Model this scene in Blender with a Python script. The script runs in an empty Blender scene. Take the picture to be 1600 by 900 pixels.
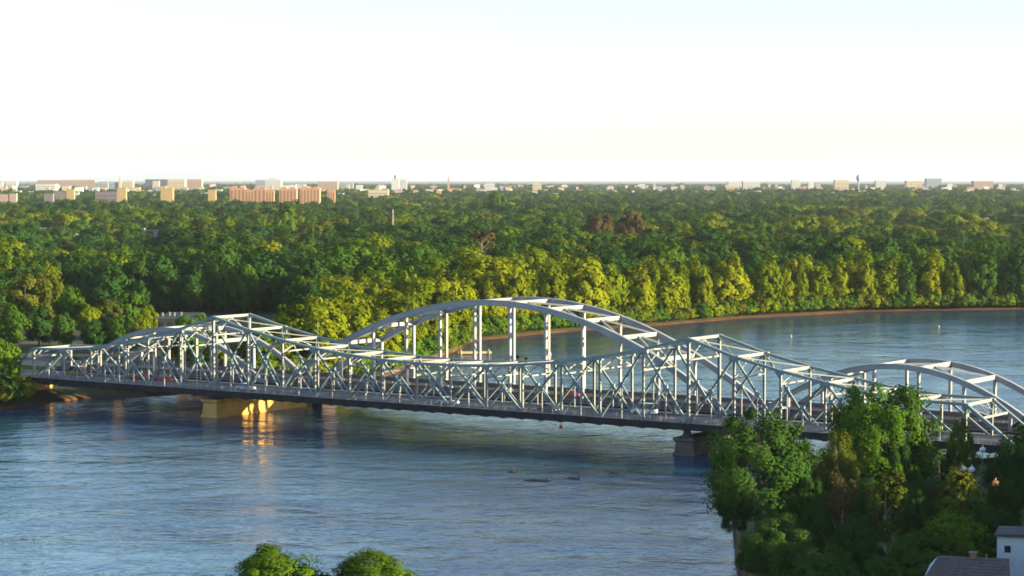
import bpy, bmesh, math, random
import numpy as np
from mathutils import Vector, Matrix

C = bpy.context.scene
COL = C.collection
R = math.radians
random.seed(7)

# ------------------------------------------------------------------ camera
EYE = 52.0                    # metres above the river
FPX = 3500.0                  # focal length in 1600-wide photo pixels
PITCH = math.atan(169.0 / FPX)
cam_d = bpy.data.cameras.new('camera')
cam = bpy.data.objects.new('camera', cam_d)
COL.objects.link(cam)
cam.location = (0, 0, EYE)
cam.rotation_euler = (math.pi / 2 - PITCH, 0, 0)
cam_d.sensor_width = 36.0
cam_d.lens = 36.0 * FPX / 1600.0
cam_d.clip_start = 1.0
cam_d.clip_end = 200000.0
C.camera = cam

# ------------------------------------------------------------------ sky, sun, exposure
SUN_AZ, SUN_EL = R(106.0), R(10.5)          # clockwise from +Y, above the horizon
world = bpy.data.worlds.new('World')
C.world = world
world.use_nodes = True
wn = world.node_tree
wn.nodes.clear()
sky = wn.nodes.new('ShaderNodeTexSky')
sky.sky_type = 'NISHITA'
sky.sun_disc = False
sky.sun_elevation = SUN_EL
sky.sun_rotation = SUN_AZ
sky.altitude = 30
sky.air_density = 1.0
sky.dust_density = 0.35
sky.ozone_density = 3.4
bg = wn.nodes.new('ShaderNodeBackground')
bg.inputs['Strength'].default_value = 0.103
wo = wn.nodes.new('ShaderNodeOutputWorld')
hs = wn.nodes.new('ShaderNodeHueSaturation')     # a thin high veil takes the edge off the blue
hs.inputs['Saturation'].default_value = 0.84
wn.links.new(sky.outputs[0], hs.inputs['Color'])
wn.links.new(hs.outputs[0], bg.inputs[0])
wn.links.new(bg.outputs[0], wo.inputs[0])
sun_d = bpy.data.lights.new('sun', 'SUN')
sun = bpy.data.objects.new('sun', sun_d)
COL.objects.link(sun)
sun_d.energy = 5.0
sun_d.angle = R(0.5)
sun_d.color = (1.0, 0.82, 0.48)
sdir = Vector((math.sin(SUN_AZ) * math.cos(SUN_EL), math.cos(SUN_AZ) * math.cos(SUN_EL), math.sin(SUN_EL)))
sun.rotation_euler = sdir.to_track_quat('Z', 'Y').to_euler()
vs = C.view_settings
vs.view_transform = 'Standard'
vs.look = 'None'
vs.exposure = 1.92
vs.gamma = 1.0
C.cycles.use_denoising = True
C.cycles.max_bounces = 5
C.cycles.diffuse_bounces = 2
C.cycles.glossy_bounces = 2
C.cycles.transmission_bounces = 3
C.cycles.volume_bounces = 0
C.cycles.sample_clamp_indirect = 4.0
C.cycles.filter_width = 1.7

# ------------------------------------------------------------------ helpers
def ray(px, py):
    a, b = (px - 800) / FPX, (450 - py) / FPX
    return Vector((a, math.cos(PITCH) + b * math.sin(PITCH), -math.sin(PITCH) + b * math.cos(PITCH)))

def at_depth(px, D):                     # X of a column of the view at depth D
    return (px - 800) / FPX * D * 1.0012

def z_at(py, D):                         # height of a sight line at depth D
    r = ray(800, py)
    return EYE + r.z / r.y * D

def ground_z(D):
    return float(np.interp(D, [3500, 5000, 7000], [2.3, 9.0, 17.0]))

def to_px(x, y, z):
    dz = z - EYE
    d = y * math.cos(PITCH) - dz * math.sin(PITCH)
    u = y * math.sin(PITCH) + dz * math.cos(PITCH)
    return 800 + FPX * x / d, 450 - FPX * u / d

def mat(name, col, rough=0.7, var=0.15, scale=1.0, bump=0.0, metallic=0.0, col2=None, spec=0.3, detail=4):
    m = bpy.data.materials.new(name)
    m.use_nodes = True
    nt = m.node_tree
    p = nt.nodes['Principled BSDF']
    p.inputs['Roughness'].default_value = rough
    p.inputs['Metallic'].default_value = metallic
    p.inputs['Specular IOR Level'].default_value = spec
    tc = nt.nodes.new('ShaderNodeTexCoord')
    no = nt.nodes.new('ShaderNodeTexNoise')
    no.inputs['Scale'].default_value = scale
    no.inputs['Detail'].default_value = detail
    nt.links.new(tc.outputs['Object'], no.inputs['Vector'])
    rp = nt.nodes.new('ShaderNodeValToRGB')
    rp.color_ramp.elements[0].position = 0.32
    rp.color_ramp.elements[1].position = 0.68
    c2 = col2 or [min(1, c * (1 + var)) for c in col]
    c1 = [c * (1 - var) for c in col] if col2 is None else col
    rp.color_ramp.elements[0].color = (*c1, 1)
    rp.color_ramp.elements[1].color = (*c2, 1)
    nt.links.new(no.outputs['Fac'], rp.inputs[0])
    nt.links.new(rp.outputs[0], p.inputs['Base Color'])
    if bump:
        b = nt.nodes.new('ShaderNodeBump')
        b.inputs['Strength'].default_value = bump
        b.inputs['Distance'].default_value = 0.1
        nt.links.new(no.outputs['Fac'], b.inputs['Height'])
        nt.links.new(b.outputs[0], p.inputs['Normal'])
    return m

def leaf_mat(name, ca, cb, trans=0.22):
    m = bpy.data.materials.new(name)
    m.use_nodes = True
    nt = m.node_tree
    nt.nodes.clear()
    out = nt.nodes.new('ShaderNodeOutputMaterial')
    oi = nt.nodes.new('ShaderNodeObjectInfo')
    tc = nt.nodes.new('ShaderNodeTexCoord')
    no = nt.nodes.new('ShaderNodeTexNoise')
    no.inputs['Scale'].default_value = 0.55
    no.inputs['Detail'].default_value = 3
    nt.links.new(tc.outputs['Object'], no.inputs['Vector'])
    ad = nt.nodes.new('ShaderNodeMath')
    ad.operation = 'MULTIPLY_ADD'
    ad.inputs[1].default_value = 0.75
    nt.links.new(oi.outputs['Random'], ad.inputs[0])
    sb = nt.nodes.new('ShaderNodeMath')
    sb.operation = 'MULTIPLY_ADD'
    sb.inputs[1].default_value = 0.9
    sb.inputs[2].default_value = -0.32
    nt.links.new(no.outputs['Fac'], sb.inputs[0])
    nt.links.new(sb.outputs[0], ad.inputs[2])
    mx = nt.nodes.new('ShaderNodeMix')
    mx.data_type = 'RGBA'
    mx.inputs[6].default_value = (*ca, 1)
    mx.inputs[7].default_value = (*cb, 1)
    nt.links.new(ad.outputs[0], mx.inputs[0])
    d = nt.nodes.new('ShaderNodeBsdfDiffuse')
    t = nt.nodes.new('ShaderNodeBsdfTranslucent')
    nt.links.new(mx.outputs[2], d.inputs[0])
    nt.links.new(mx.outputs[2], t.inputs[0])
    ms = nt.nodes.new('ShaderNodeMixShader')
    ms.inputs[0].default_value = trans
    nt.links.new(d.outputs[0], ms.inputs[1])
    nt.links.new(t.outputs[0], ms.inputs[2])
    nt.links.new(ms.outputs[0], out.inputs[0])
    return m

class MB:
    """collects shapes, then links them as one mesh object"""
    def __init__(s):
        s.v, s.f, s.m = [], [], []
    def add(s, vs_, fs_, mi=0):
        o = len(s.v)
        s.v += [tuple(v) for v in vs_]
        s.f += [tuple(i + o for i in f) for f in fs_]
        s.m += [mi] * len(fs_)
        return s
    def box(s, x0, x1, y0, y1, z0, z1, mi=0):
        return s.add([(x0,y0,z0),(x1,y0,z0),(x1,y1,z0),(x0,y1,z0),(x0,y0,z1),(x1,y0,z1),(x1,y1,z1),(x0,y1,z1)],
                     [(0,3,2,1),(4,5,6,7),(0,1,5,4),(1,2,6,5),(2,3,7,6),(3,0,4,7)], mi)
    def beam(s, a, b, w, h, section='box', up=(0, 0, 1), mi=0, t=0.28):
        a, b = Vector(a), Vector(b)
        d = (b - a).normalized()
        up = Vector(up)
        if abs(d.dot(up)) > 0.97:
            up = Vector((1, 0, 0))
        sd = d.cross(up).normalized()
        u2 = sd.cross(d).normalized()
        if section == 'box':
            pr = [(-.5,-.5),(.5,-.5),(.5,.5),(-.5,.5)]
        else:                      # H: two flanges and a web
            e = 0.5 - t * 0.5
            pr = [(-.5,-.5),(-e,-.5),(-e,-.09),(e,-.09),(e,-.5),(.5,-.5),(.5,.5),(e,.5),(e,.09),(-e,.09),(-e,.5),(-.5,.5)]
        if section == 'I':
            pr = [(y, -x) for x, y in pr]
        n = len(pr)
        vv = [a + sd * (x * w) + u2 * (y * h) for x, y in pr] + [b + sd * (x * w) + u2 * (y * h) for x, y in pr]
        ff = [(i, (i + 1) % n, n + (i + 1) % n, n + i) for i in range(n)]
        if n == 4:
            ff += [(3, 2, 1, 0), (4, 5, 6, 7)]
        else:
            ff += [(0,11,10,1),(1,10,9,2),(2,9,8,3),(3,8,7,4),(4,7,6,5)]
            ff += [tuple(n + k for k in reversed(q)) for q in ff[-5:]]
        return s.add(vv, ff, mi)
    def tube(s, pts, rad, n=7, mi=0, cap=True):
        pts = [Vector(p) for p in pts]
        o = len(s.v)
        for i, p in enumerate(pts):
            d = (pts[min(i + 1, len(pts) - 1)] - pts[max(i - 1, 0)]).normalized()
            ref = Vector((0, 0, 1)) if abs(d.z) < 0.9 else Vector((1, 0, 0))
            a = d.cross(ref).normalized()
            b = d.cross(a).normalized()
            for k in range(n):
                g = 2 * math.pi * k / n
                q = p + (a * math.cos(g) + b * math.sin(g)) * rad[i]
                s.v.append(tuple(q))
        for i in range(len(pts) - 1):
            for k in range(n):
                s.f.append((o + i*n + k, o + i*n + (k+1) % n, o + (i+1)*n + (k+1) % n, o + (i+1)*n + k))
                s.m.append(mi)
        if cap:
            s.f.append(tuple(o + k for k in range(n))); s.m.append(mi)
            e = o + (len(pts) - 1) * n
            s.f.append(tuple(e + k for k in reversed(range(n)))); s.m.append(mi)
        return s
    def lathe(s, c, prof, n=12, mi=0):
        return s.tube([(c[0], c[1], c[2] + z) for r, z in prof], [max(r, 1e-3) for r, z in prof], n, mi)
    def mesh(s, name, *mats):
        me = bpy.data.meshes.new(name)
        me.from_pydata(s.v, [], s.f)
        for m in mats:
            me.materials.append(m)
        if len(mats) > 1:
            me.polygons.foreach_set('material_index', s.m)
        bm = bmesh.new(); bm.from_mesh(me)
        bmesh.ops.recalc_face_normals(bm, faces=bm.faces)
        bm.to_mesh(me); bm.free()
        return me
    def build(s, name, m, parent=None, loc=None):
        me = s.mesh(name, *(m if isinstance(m, (list, tuple)) else [m]))
        return put(name, me, parent, loc)

def put(name, me, parent=None, loc=None):
    o = bpy.data.objects.new(name, me)
    COL.objects.link(o)
    if parent is not None:
        o.parent = parent
    if loc is not None:
        o.location = loc
    return o

USED = {}
def thing(name, label, cat, loc=(0, 0, 0), rz=0.0, group=None):
    o = bpy.data.objects.new(name, None)
    COL.objects.link(o)
    o.empty_display_size = 0.5
    o.location = loc
    o.rotation_euler = (0, 0, rz)
    return tag(o, label, cat, group)

def tag(o, label, cat, group=None):
    o['label'] = label
    o['category'] = cat
    if group:
        o['group'] = group
    return o

def structure(o):
    o['kind'] = 'structure'
    return o

# ------------------------------------------------------------------ materials
M = {}
M['steel'] = mat('truss_paint', (0.130, 0.190, 0.21), 0.5, scale=0.35, col2=(0.190, 0.240, 0.25), spec=0.4)
M['steel2'] = mat('truss_paint_worn', (0.19, 0.21, 0.21), 0.55, scale=0.5, col2=(0.27, 0.275, 0.26), spec=0.4)
M['arch'] = mat('arch_paint', (0.20, 0.215, 0.245), 0.42, scale=0.3, col2=(0.255, 0.27, 0.29), spec=0.45)
M['hanger'] = mat('hanger_paint', (0.24, 0.245, 0.25), 0.5, scale=0.4, col2=(0.31, 0.305, 0.30))
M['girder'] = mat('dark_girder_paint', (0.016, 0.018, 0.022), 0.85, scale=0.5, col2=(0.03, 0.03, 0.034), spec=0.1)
M['rust'] = mat('brown_parapet', (0.11, 0.075, 0.065), 0.75, scale=0.6, col2=(0.17, 0.12, 0.10))
M['asphalt'] = mat('asphalt', (0.05, 0.05, 0.055), 0.85, scale=0.8, col2=(0.075, 0.073, 0.075))
M['walk'] = mat('sidewalk_concrete', (0.13, 0.13, 0.14), 0.85, scale=0.7, col2=(0.19, 0.18, 0.18))
M['rail'] = mat('railing_paint', (0.16, 0.17, 0.20), 0.5, scale=1.0, col2=(0.24, 0.24, 0.26))
M['line'] = mat('road_paint', (0.75, 0.74, 0.70), 0.7, var=0.06)
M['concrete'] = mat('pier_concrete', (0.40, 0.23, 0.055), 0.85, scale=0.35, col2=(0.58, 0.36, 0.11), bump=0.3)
M['shadedpier'] = mat('shaded_pier_concrete', (0.07, 0.055, 0.05), 0.9, scale=0.4, col2=(0.13, 0.10, 0.09), bump=0.3)  # darker copy of the pier concrete, with shade put into its colour
M['bearing'] = mat('bearing_steel', (0.04, 0.04, 0.045), 0.6, var=0.2)
M['bark'] = mat('bark', (0.09, 0.07, 0.05), 0.9, scale=2.0, col2=(0.16, 0.13, 0.10), bump=0.4)
M['palebark'] = mat('pale_bark', (0.20, 0.16, 0.12), 0.9, scale=1.5, col2=(0.34, 0.29, 0.23), bump=0.3)
M['soil'] = mat('bank_soil', (0.045, 0.021, 0.008), 0.95, scale=0.12, col2=(0.11, 0.052, 0.018), bump=0.3)
M['ground'] = mat('forest_floor', (0.035, 0.045, 0.02), 0.95, scale=0.02, col2=(0.08, 0.085, 0.035))
M['grass'] = mat('grass', (0.05, 0.08, 0.02), 0.95, scale=0.08, col2=(0.10, 0.12, 0.03))
M['glass'] = mat('window_glass', (0.02, 0.025, 0.03), 0.12, var=0.1, spec=0.6)
M['white'] = mat('white_paint', (0.55, 0.60, 0.64), 0.6, var=0.05)
M['roofdark'] = mat('dark_roof', (0.055, 0.05, 0.055), 0.85, scale=0.6, col2=(0.09, 0.08, 0.085))
M['roofmauve'] = mat('mauve_shingle', (0.085, 0.062, 0.060), 0.9, scale=1.6, col2=(0.13, 0.10, 0.095), bump=0.5, detail=8)
M['brick'] = mat('red_brick', (0.26, 0.11, 0.075), 0.85, scale=1.2, col2=(0.36, 0.17, 0.11))
M['wood'] = mat('dock_timber', (0.38, 0.30, 0.17), 0.8, scale=1.0, col2=(0.50, 0.41, 0.25))
M['rubber'] = mat('tyre_rubber', (0.02, 0.02, 0.02), 0.8, var=0.1)
M['lamp_white'] = mat('white_globe', (0.80, 0.82, 0.84), 0.3, var=0.03)
M['red'] = mat('red_paint', (0.55, 0.03, 0.03), 0.4, var=0.1)
M['leaf_yellow'] = leaf_mat('leaf_yellow_green', (0.074, 0.125, 0.006), (0.180, 0.200, 0.008))
M['leaf_mid'] = leaf_mat('leaf_mid_green', (0.030, 0.086, 0.009), (0.082, 0.142, 0.011))
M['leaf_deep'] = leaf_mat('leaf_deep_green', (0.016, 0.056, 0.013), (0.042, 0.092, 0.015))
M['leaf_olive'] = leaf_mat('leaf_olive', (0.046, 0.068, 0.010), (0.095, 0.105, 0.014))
M['leaf_brown'] = leaf_mat('leaf_brown', (0.055, 0.048, 0.018), (0.105, 0.080, 0.028))
M['leaf_conifer'] = leaf_mat('needles', (0.018, 0.045, 0.018), (0.045, 0.075, 0.025), 0.1)

def water_mat():
    m = bpy.data.materials.new('river_water')
    m.use_nodes = True
    nt = m.node_tree
    p = nt.nodes['Principled BSDF']
    p.inputs['Base Color'].default_value = (0.004, 0.048, 0.098, 1)
    p.inputs['IOR'].default_value = 1.33
    p.inputs['Specular IOR Level'].default_value = 0.40
    geo = nt.nodes.new('ShaderNodeNewGeometry')
    def noise(scale, sx, sy, det, rot=0.0, dist=0.0):
        mp = nt.nodes.new('ShaderNodeMapping')
        mp.inputs['Scale'].default_value = (sx, sy, 1)
        mp.inputs['Rotation'].default_value = (0, 0, rot)
        nt.links.new(geo.outputs['Position'], mp.inputs['Vector'])
        n = nt.nodes.new('ShaderNodeTexNoise')
        n.inputs['Scale'].default_value = scale
        n.inputs['Detail'].default_value = det
        n.inputs['Roughness'].default_value = 0.6
        n.inputs['Distortion'].default_value = dist
        nt.links.new(mp.outputs[0], n.inputs['Vector'])
        return n
    def mth(op, a, b=None, c=None):
        n = nt.nodes.new('ShaderNodeMath')
        n.operation = op
        for i, q in enumerate((a, b, c)):
            if q is None:
                continue
            if isinstance(q, (int, float)):
                n.inputs[i].default_value = q
            else:
                nt.links.new(q, n.inputs[i])
        return n.outputs[0]
    # ripples, waves, and slow eddies that modulate both
    rip = noise(0.9, 1.0, 0.8, 3, 0.4)
    wav = noise(0.16, 1.0, 1.0, 4, -0.5, 0.6)
    edd = noise(0.018, 1.0, 1.6, 4, 0.9, 1.4)
    big = noise(0.030, 0.7, 1.0, 5, -0.3, 1.2)
    amp = mth('MULTIPLY_ADD', edd.outputs['Fac'], 2.0, -0.25)
    h = mth('ADD', mth('MULTIPLY', rip.outputs['Fac'], 0.22), mth('MULTIPLY', wav.outputs['Fac'], 1.1))
    h = mth('MULTIPLY', h, amp)
    h = mth('ADD', h, mth('MULTIPLY', big.outputs['Fac'], 2.2))
    b = nt.nodes.new('ShaderNodeBump')
    b.inputs['Strength'].default_value = 1.0
    b.inputs['Distance'].default_value = 0.45
    nt.links.new(h, b.inputs['Height'])
    nt.links.new(b.outputs[0], p.inputs['Normal'])
    ro = nt.nodes.new('ShaderNodeMapRange')
    ro.inputs['From Min'].default_value = 0.35
    ro.inputs['From Max'].default_value = 0.65
    ro.inputs['To Min'].default_value = 0.07
    ro.inputs['To Max'].default_value = 0.18
    nt.links.new(edd.outputs['Fac'], ro.inputs['Value'])
    nt.links.new(ro.outputs[0], p.inputs['Roughness'])
    return m
M['water'] = water_mat()

# ------------------------------------------------------------------ water and land
FAR_SHORE = [(-1400, 380), (-600, 440), (-300, 474), (-160, 494), (-117, 501), (-111, 517), (-101, 531), (-84, 539), (-60, 560), (-34, 588), (-27, 629),
             (-19, 668), (-16, 688), (-15.4, 710), (-10, 727), (22, 770), (58, 805), (84, 838), (139, 883), (206, 901), (330, 935), (700, 1010), (1600, 1150)]
NEAR_SHORE = [(-1500, 215), (-400, 238), (-120, 250), (-30, 258), (18, 258), (30, 284), (30.5, 305), (33.5, 340), (38, 383), (46, 393), (75, 398), (105, 420), (160, 452),
              (300, 482), (700, 540), (1700, 640)]
def refine(pts, jit, seed):
    rng = random.Random(seed)
    out = []
    for (x0, y0), (x1, y1) in zip(pts, pts[1:]):
        n = 5 if math.hypot(x1 - x0, y1 - y0) < 120 else 3
        for k in range(n):
            t = k / n
            out.append((x0 + (x1 - x0) * t, y0 + (y1 - y0) * t + (rng.uniform(-jit, jit) if k else 0)))
    return out + [pts[-1]]
far_line = refine(FAR_SHORE, 1.3, 1)
near_line = refine(NEAR_SHORE, 1.2, 2)
def shore_y(line, x):
    return np.interp(x, [p[0] for p in line], [p[1] for p in line])

structure(MB().add([(-9000, -3000, 0), (9000, -3000, 0), (9000, 9000, 0), (-9000, 9000, 0)], [(0, 1, 2, 3)]).build('river_water', M['water']))

def land(line, sign, rings, name, m):
    mb = MB()
    n = len(line)
    vv, ff = [], []
    for (off, z, spread) in rings:
        for x, y in line:
            vv.append((x * spread, y * (1 if off < 1500 else 0) + sign * off, z))
    for k in range(len(rings) - 1):
        for i in range(n - 1):
            ff.append((k*n + i, k*n + i + 1, (k+1)*n + i + 1, (k+1)*n + i))
    return structure(mb.add(vv, ff).build(name, m))
land(far_line, 1, [(-1.0, -0.6, 1), (0.8, 0.25, 1), (2.2, 0.6, 1)], 'far_bank_soil', M['soil'])
land(far_line, 1, [(2.0, 0.56, 1), (14, 1.8, 1), (60, 2.2, 1), (1400, 2.3, 1.8), (3500, 2.4, 4.5), (5000, 9.0, 6), (7000, 17.0, 8.5), (20000, 17.0, 25), (100000, 17.0, 100)], 'far_ground', M['ground'])
land(near_line, -1, [(-1.0, -0.6, 1), (2.0, 0.9, 1), (5.0, 2.0, 1)], 'near_bank_soil', M['soil'])
land(near_line, -1, [(4.8, 1.95, 1), (14, 2.5, 1), (60, 2.6, 1), (900, 2.7, 1.3)], 'near_ground', M['grass'])
# low faint mountains behind the city
def hill_ridge(x0, x1, D, prof, name):
    n, k = 60, 5
    vv, ff = [], []
    for i in range(n + 1):
        t = i / n
        h = prof(t)
        for j in range(k):
            w = (1 - abs(j / (k - 1) * 2 - 1)) ** 0.8
            vv.append((x0 + (x1 - x0) * t, D + (j - 2) * 900, 15.0 + h * w))
    for i in range(n):
        for j in range(k - 1):
            ff.append((i*k + j, (i+1)*k + j, (i+1)*k + j + 1, i*k + j + 1))
    structure(MB().add(vv, ff).build(name, M['ground']))
hill_ridge(-21000, -5000, 92000, lambda t: 1.25 * 235 * math.exp(-((t - 0.46) / 0.17) ** 2) + 80 * math.exp(-((t - 0.28) / 0.10) ** 2) + 35 * math.sin(math.pi * t) + 6 * math.sin(37 * t), 'distant_hills')

# ------------------------------------------------------------------ truss bridge
TH = R(-34.296)
BO = Vector((-16.03, 455.99, 0))
W = 11.93
US = {-6: -125.0, -5: -115.6, -4: -105.9, -3: -97.1, -2: -88.4, -1: -79.3, 0: -69.6, 1: -59.8, 2: -49.9, 3: -40.1, 4: -31.2, 5: -21.9, 6: -13.2, 7: -4.3}
HS = {-5: 12.7, -4: 12.9, -3: 13.6, -2: 15.1, -1: 16.8, 0: 19.0, 1: 22.0, 2: 19.6, 3: 17.7, 4: 16.3, 5: 15.3, 6: 14.7, 7: 14.4}
for k in list(US):
    US[15 - k] = -US[k]
for k in list(HS):
    HS[15 - k] = HS[k]
ZB, ZROAD = 5.75, 6.05
def bridge_world(u, v, z=0.0):
    c, s = math.cos(TH), math.sin(TH)
    return Vector((BO.x + u * c - v * s, BO.y + u * s + v * c, z))
def bridge_uv(x, y):
    c, s = math.cos(TH), math.sin(TH)
    dx, dy = x - BO.x, y - BO.y
    return dx * c + dy * s, -dx * s + dy * c

truss = thing('truss_bridge', 'pale grey-green steel truss road bridge with two peaks, nearest across the river', 'bridge', BO, TH)
AIDX = (-4, -2, 0, 2, 4, 6, 9, 11, 13, 15, 17, 19)
def T(i, v): return (US[i], v, HS[i])
def Bn(i, v): return (US[i], v, ZB)
def mid(a, b): return tuple((p + q) / 2 for p, q in zip(a, b))
def bar(name, a, b, w, h, m='steel', sec='box', up=(0, 0, 1), parent=truss):
    return MB().beam(a, b, w, h, sec, up).build(name, M[m], parent)
for v in (0.0, W):
    for i in range(-5, 20):
        bar('top_chord', T(i, v), T(i + 1, v), 0.58, 0.52)
    bar('end_post', T(-5, v), Bn(-6, v), 0.62, 0.56)
    bar('end_post', T(20, v), Bn(21, v), 0.62, 0.56)
    for i in range(-6, 21):
        bar('bottom_chord', (US[i], v, ZB - 0.25), (US[i + 1], v, ZB - 0.25), 0.55, 0.6)
    for i in range(-5, 21):
        big = i in (1, 14)
        bar('vertical_post', T(i, v), Bn(i, v), 0.46 if big else 0.38, 0.58 if big else 0.42, 'steel2', 'I')
    segs = []
    for a in AIDX:
        for b in (a - 1, a + 1):
            A, Bq = T(a, v), Bn(b, v)
            bar('diagonal', A, Bq, 0.38, 0.40, 'steel', 'H', (0, 1, 0))
            mdp = mid(A, Bq)
            ft = (mdp[0], v, ZB)
            bar('sub_post', mdp, ft, 0.22, 0.23, 'steel2')
            bar('sub_diagonal', mdp, Bn(a, v), 0.27, 0.25, 'steel')
            MB().beam((mdp[0] - 0.5, v, mdp[2]), (mdp[0] + 0.4, v, mdp[2]), 0.48, 0.7).build('gusset_plate', M['steel'], truss)
    bar('diagonal', T(7, v), Bn(8, v), 0.36, 0.34)
    bar('diagonal', T(8, v), Bn(7, v), 0.40, 0.34)
    for i in range(-5, 21):
        n = HS[i]
        s = 0.95 if i in AIDX else 0.6
        MB().beam((US[i] - s, v, n - 0.25), (US[i] + s, v, n - 0.25), 0.74, 0.95 if i in AIDX else 0.8).build('gusset_plate', M['steel'], truss)
# cross bracing between the two trusses
for i in range(-5, 21):
    zt = HS[i] - 0.1
    u = US[i]
    bar('top_strut', (u, 0.37, zt), (u, W - 0.37, zt), 0.36, 0.55, 'steel2')
    if HS[i] > 14.2:
        zl = max(12.0, HS[i] - (2.4 if HS[i] < 18 else 4.0))
        bar('sway_strut', (u, 0.25, zl), (u, W - 0.25, zl), 0.26, 0.3, 'steel2')
        bar('sway_brace', (u, 0.25, zl), (u, W / 2, zt - 0.3), 0.2, 0.2, 'steel2')
        bar('sway_brace', (u, W - 0.25, zl), (u, W / 2, zt - 0.3), 0.2, 0.2, 'steel2')
    else:
        bar('knee_brace', (u, 0.25, zt - 2.2), (u, 2.6, zt - 0.3), 0.2, 0.22, 'steel2')
        bar('knee_brace', (u, W - 0.25, zt - 2.2), (u, W - 2.6, zt - 0.3), 0.2, 0.22, 'steel2')
for i in range(-5, 20):
    a, b = (US[i], 0.4, HS[i] + 0.02), (US[i + 1], W - 0.4, HS[i + 1] + 0.02)
    c, d = (US[i], W - 0.4, HS[i] - 0.24), (US[i + 1], 0.4, HS[i + 1] - 0.24)
    bar('lateral_brace', a, b, 0.18, 0.2, 'steel2')
    bar('lateral_brace', c, d, 0.18, 0.2, 'steel2')
for i in (-5, 20):        # portal frames, latticed along the end post plane
    j, sgn = (-6, -1) if i == -5 else (21, 1)
    t = 0.32
    pu, pz = US[i] + (US[j] - US[i]) * t, HS[i] + (ZB - HS[i]) * t
    bar('portal_strut', (pu, 0.3, pz), (pu, W - 0.3, pz), 0.3, 0.4, 'steel2')
    for k in range(4):
        v0, v1 = 0.4 + k * (W - 0.8) / 4, 0.4 + (k + 1) * (W - 0.8) / 4
        lo, hi = (pu, pz + 0.2), (US[i], HS[i] - 0.4)
        p, q = (lo, hi) if k % 2 else (hi, lo)
        bar('portal_brace', (p[0], v0, p[1]), (q[0], v1, q[1]), 0.16, 0.18, 'steel2')
# deck
u0, u1 = -127.0, 127.0
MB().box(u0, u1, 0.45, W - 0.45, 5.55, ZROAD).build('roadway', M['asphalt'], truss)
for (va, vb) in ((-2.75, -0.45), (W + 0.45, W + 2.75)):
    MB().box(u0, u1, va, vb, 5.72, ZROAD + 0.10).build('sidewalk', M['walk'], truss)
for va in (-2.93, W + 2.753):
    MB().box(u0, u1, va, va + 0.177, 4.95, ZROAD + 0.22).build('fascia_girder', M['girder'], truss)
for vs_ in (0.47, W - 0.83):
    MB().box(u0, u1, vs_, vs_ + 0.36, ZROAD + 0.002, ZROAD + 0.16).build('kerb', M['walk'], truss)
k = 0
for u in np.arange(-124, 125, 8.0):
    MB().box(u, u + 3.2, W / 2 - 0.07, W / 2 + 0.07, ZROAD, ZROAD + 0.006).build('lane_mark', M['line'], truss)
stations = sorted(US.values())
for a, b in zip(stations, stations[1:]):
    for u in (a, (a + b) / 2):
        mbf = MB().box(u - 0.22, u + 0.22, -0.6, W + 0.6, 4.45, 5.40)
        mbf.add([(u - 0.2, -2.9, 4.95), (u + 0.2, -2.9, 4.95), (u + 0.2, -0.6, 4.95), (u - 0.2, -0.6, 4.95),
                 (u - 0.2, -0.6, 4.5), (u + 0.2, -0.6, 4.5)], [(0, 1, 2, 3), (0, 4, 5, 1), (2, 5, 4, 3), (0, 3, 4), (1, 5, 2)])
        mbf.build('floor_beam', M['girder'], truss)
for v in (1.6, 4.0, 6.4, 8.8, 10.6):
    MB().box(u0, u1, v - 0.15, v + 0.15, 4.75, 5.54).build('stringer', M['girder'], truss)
post_me = MB().box(-0.055, 0.055, -0.05, 0.05, 0, 1.25).mesh('railing_post', M['hanger'])
for u in np.arange(-126, 126.5, 2.45):
    put('railing_post', post_me, truss, (u, -2.68, ZROAD + 0.10))
for z, h in ((1.22, 0.10), (0.86, 0.05), (0.55, 0.05), (0.25, 0.05)):
    MB().box(u0, u1, -2.72, -2.64, ZROAD + z, ZROAD + z + h).build('railing_rail', M['rail'], truss)
bal = MB()
for u in np.arange(-126.6, 126.6, 0.35):
    bal.box(u - 0.014, u + 0.014, -2.693, -2.667, ZROAD + 0.32, ZROAD + 1.2)
b_ = bal.build('railing_baluster', M['rail'], truss); b_['kind'] = 'stuff'
for z in (0.6, 1.22):
    MB().box(u0, u1, W + 2.60, W + 2.68, ZROAD + z, ZROAD + z + 0.09).build('railing_rail', M['rail'], truss)
# small fittings on the bridge
MB().tube([(-40.1, W, HS[3] + 0.4), (-40.1, W, HS[3] + 3.4)], [0.06, 0.04], 6).build('aerial', M['steel2'], truss)
MB().tube([(US[10] - 1.0, 0, HS[10] + 0.3), (US[10] - 1.0, 0, HS[10] + 1.9)], [0.09, 0.07], 6).box(US[10] - 1.4, US[10] - 0.6, -0.2, 0.2, HS[10] + 1.3, HS[10] + 1.8).tube(
    [(US[10] + 0.9, 0, HS[10] + 0.3), (US[10] + 0.9, 0, HS[10] + 1.6)], [0.08, 0.07], 6).box(US[10] + 0.6, US[10] + 1.3, -0.2, 0.2, HS[10] + 1.1, HS[10] + 1.5).build('floodlight', M['girder'], truss)
nav = MB().tube([(33.0, -2.99, 4.9), (33.0, -3.0, 4.2)], [0.05, 0.05], 6).lathe((33.0, -3.0, 3.55), [(0.1, 0), (0.32, 0.1), (0.36, 0.35), (0.3, 0.6), (0.1, 0.72)], 10)
nav.build('navigation_light', M['red'], truss)

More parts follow.
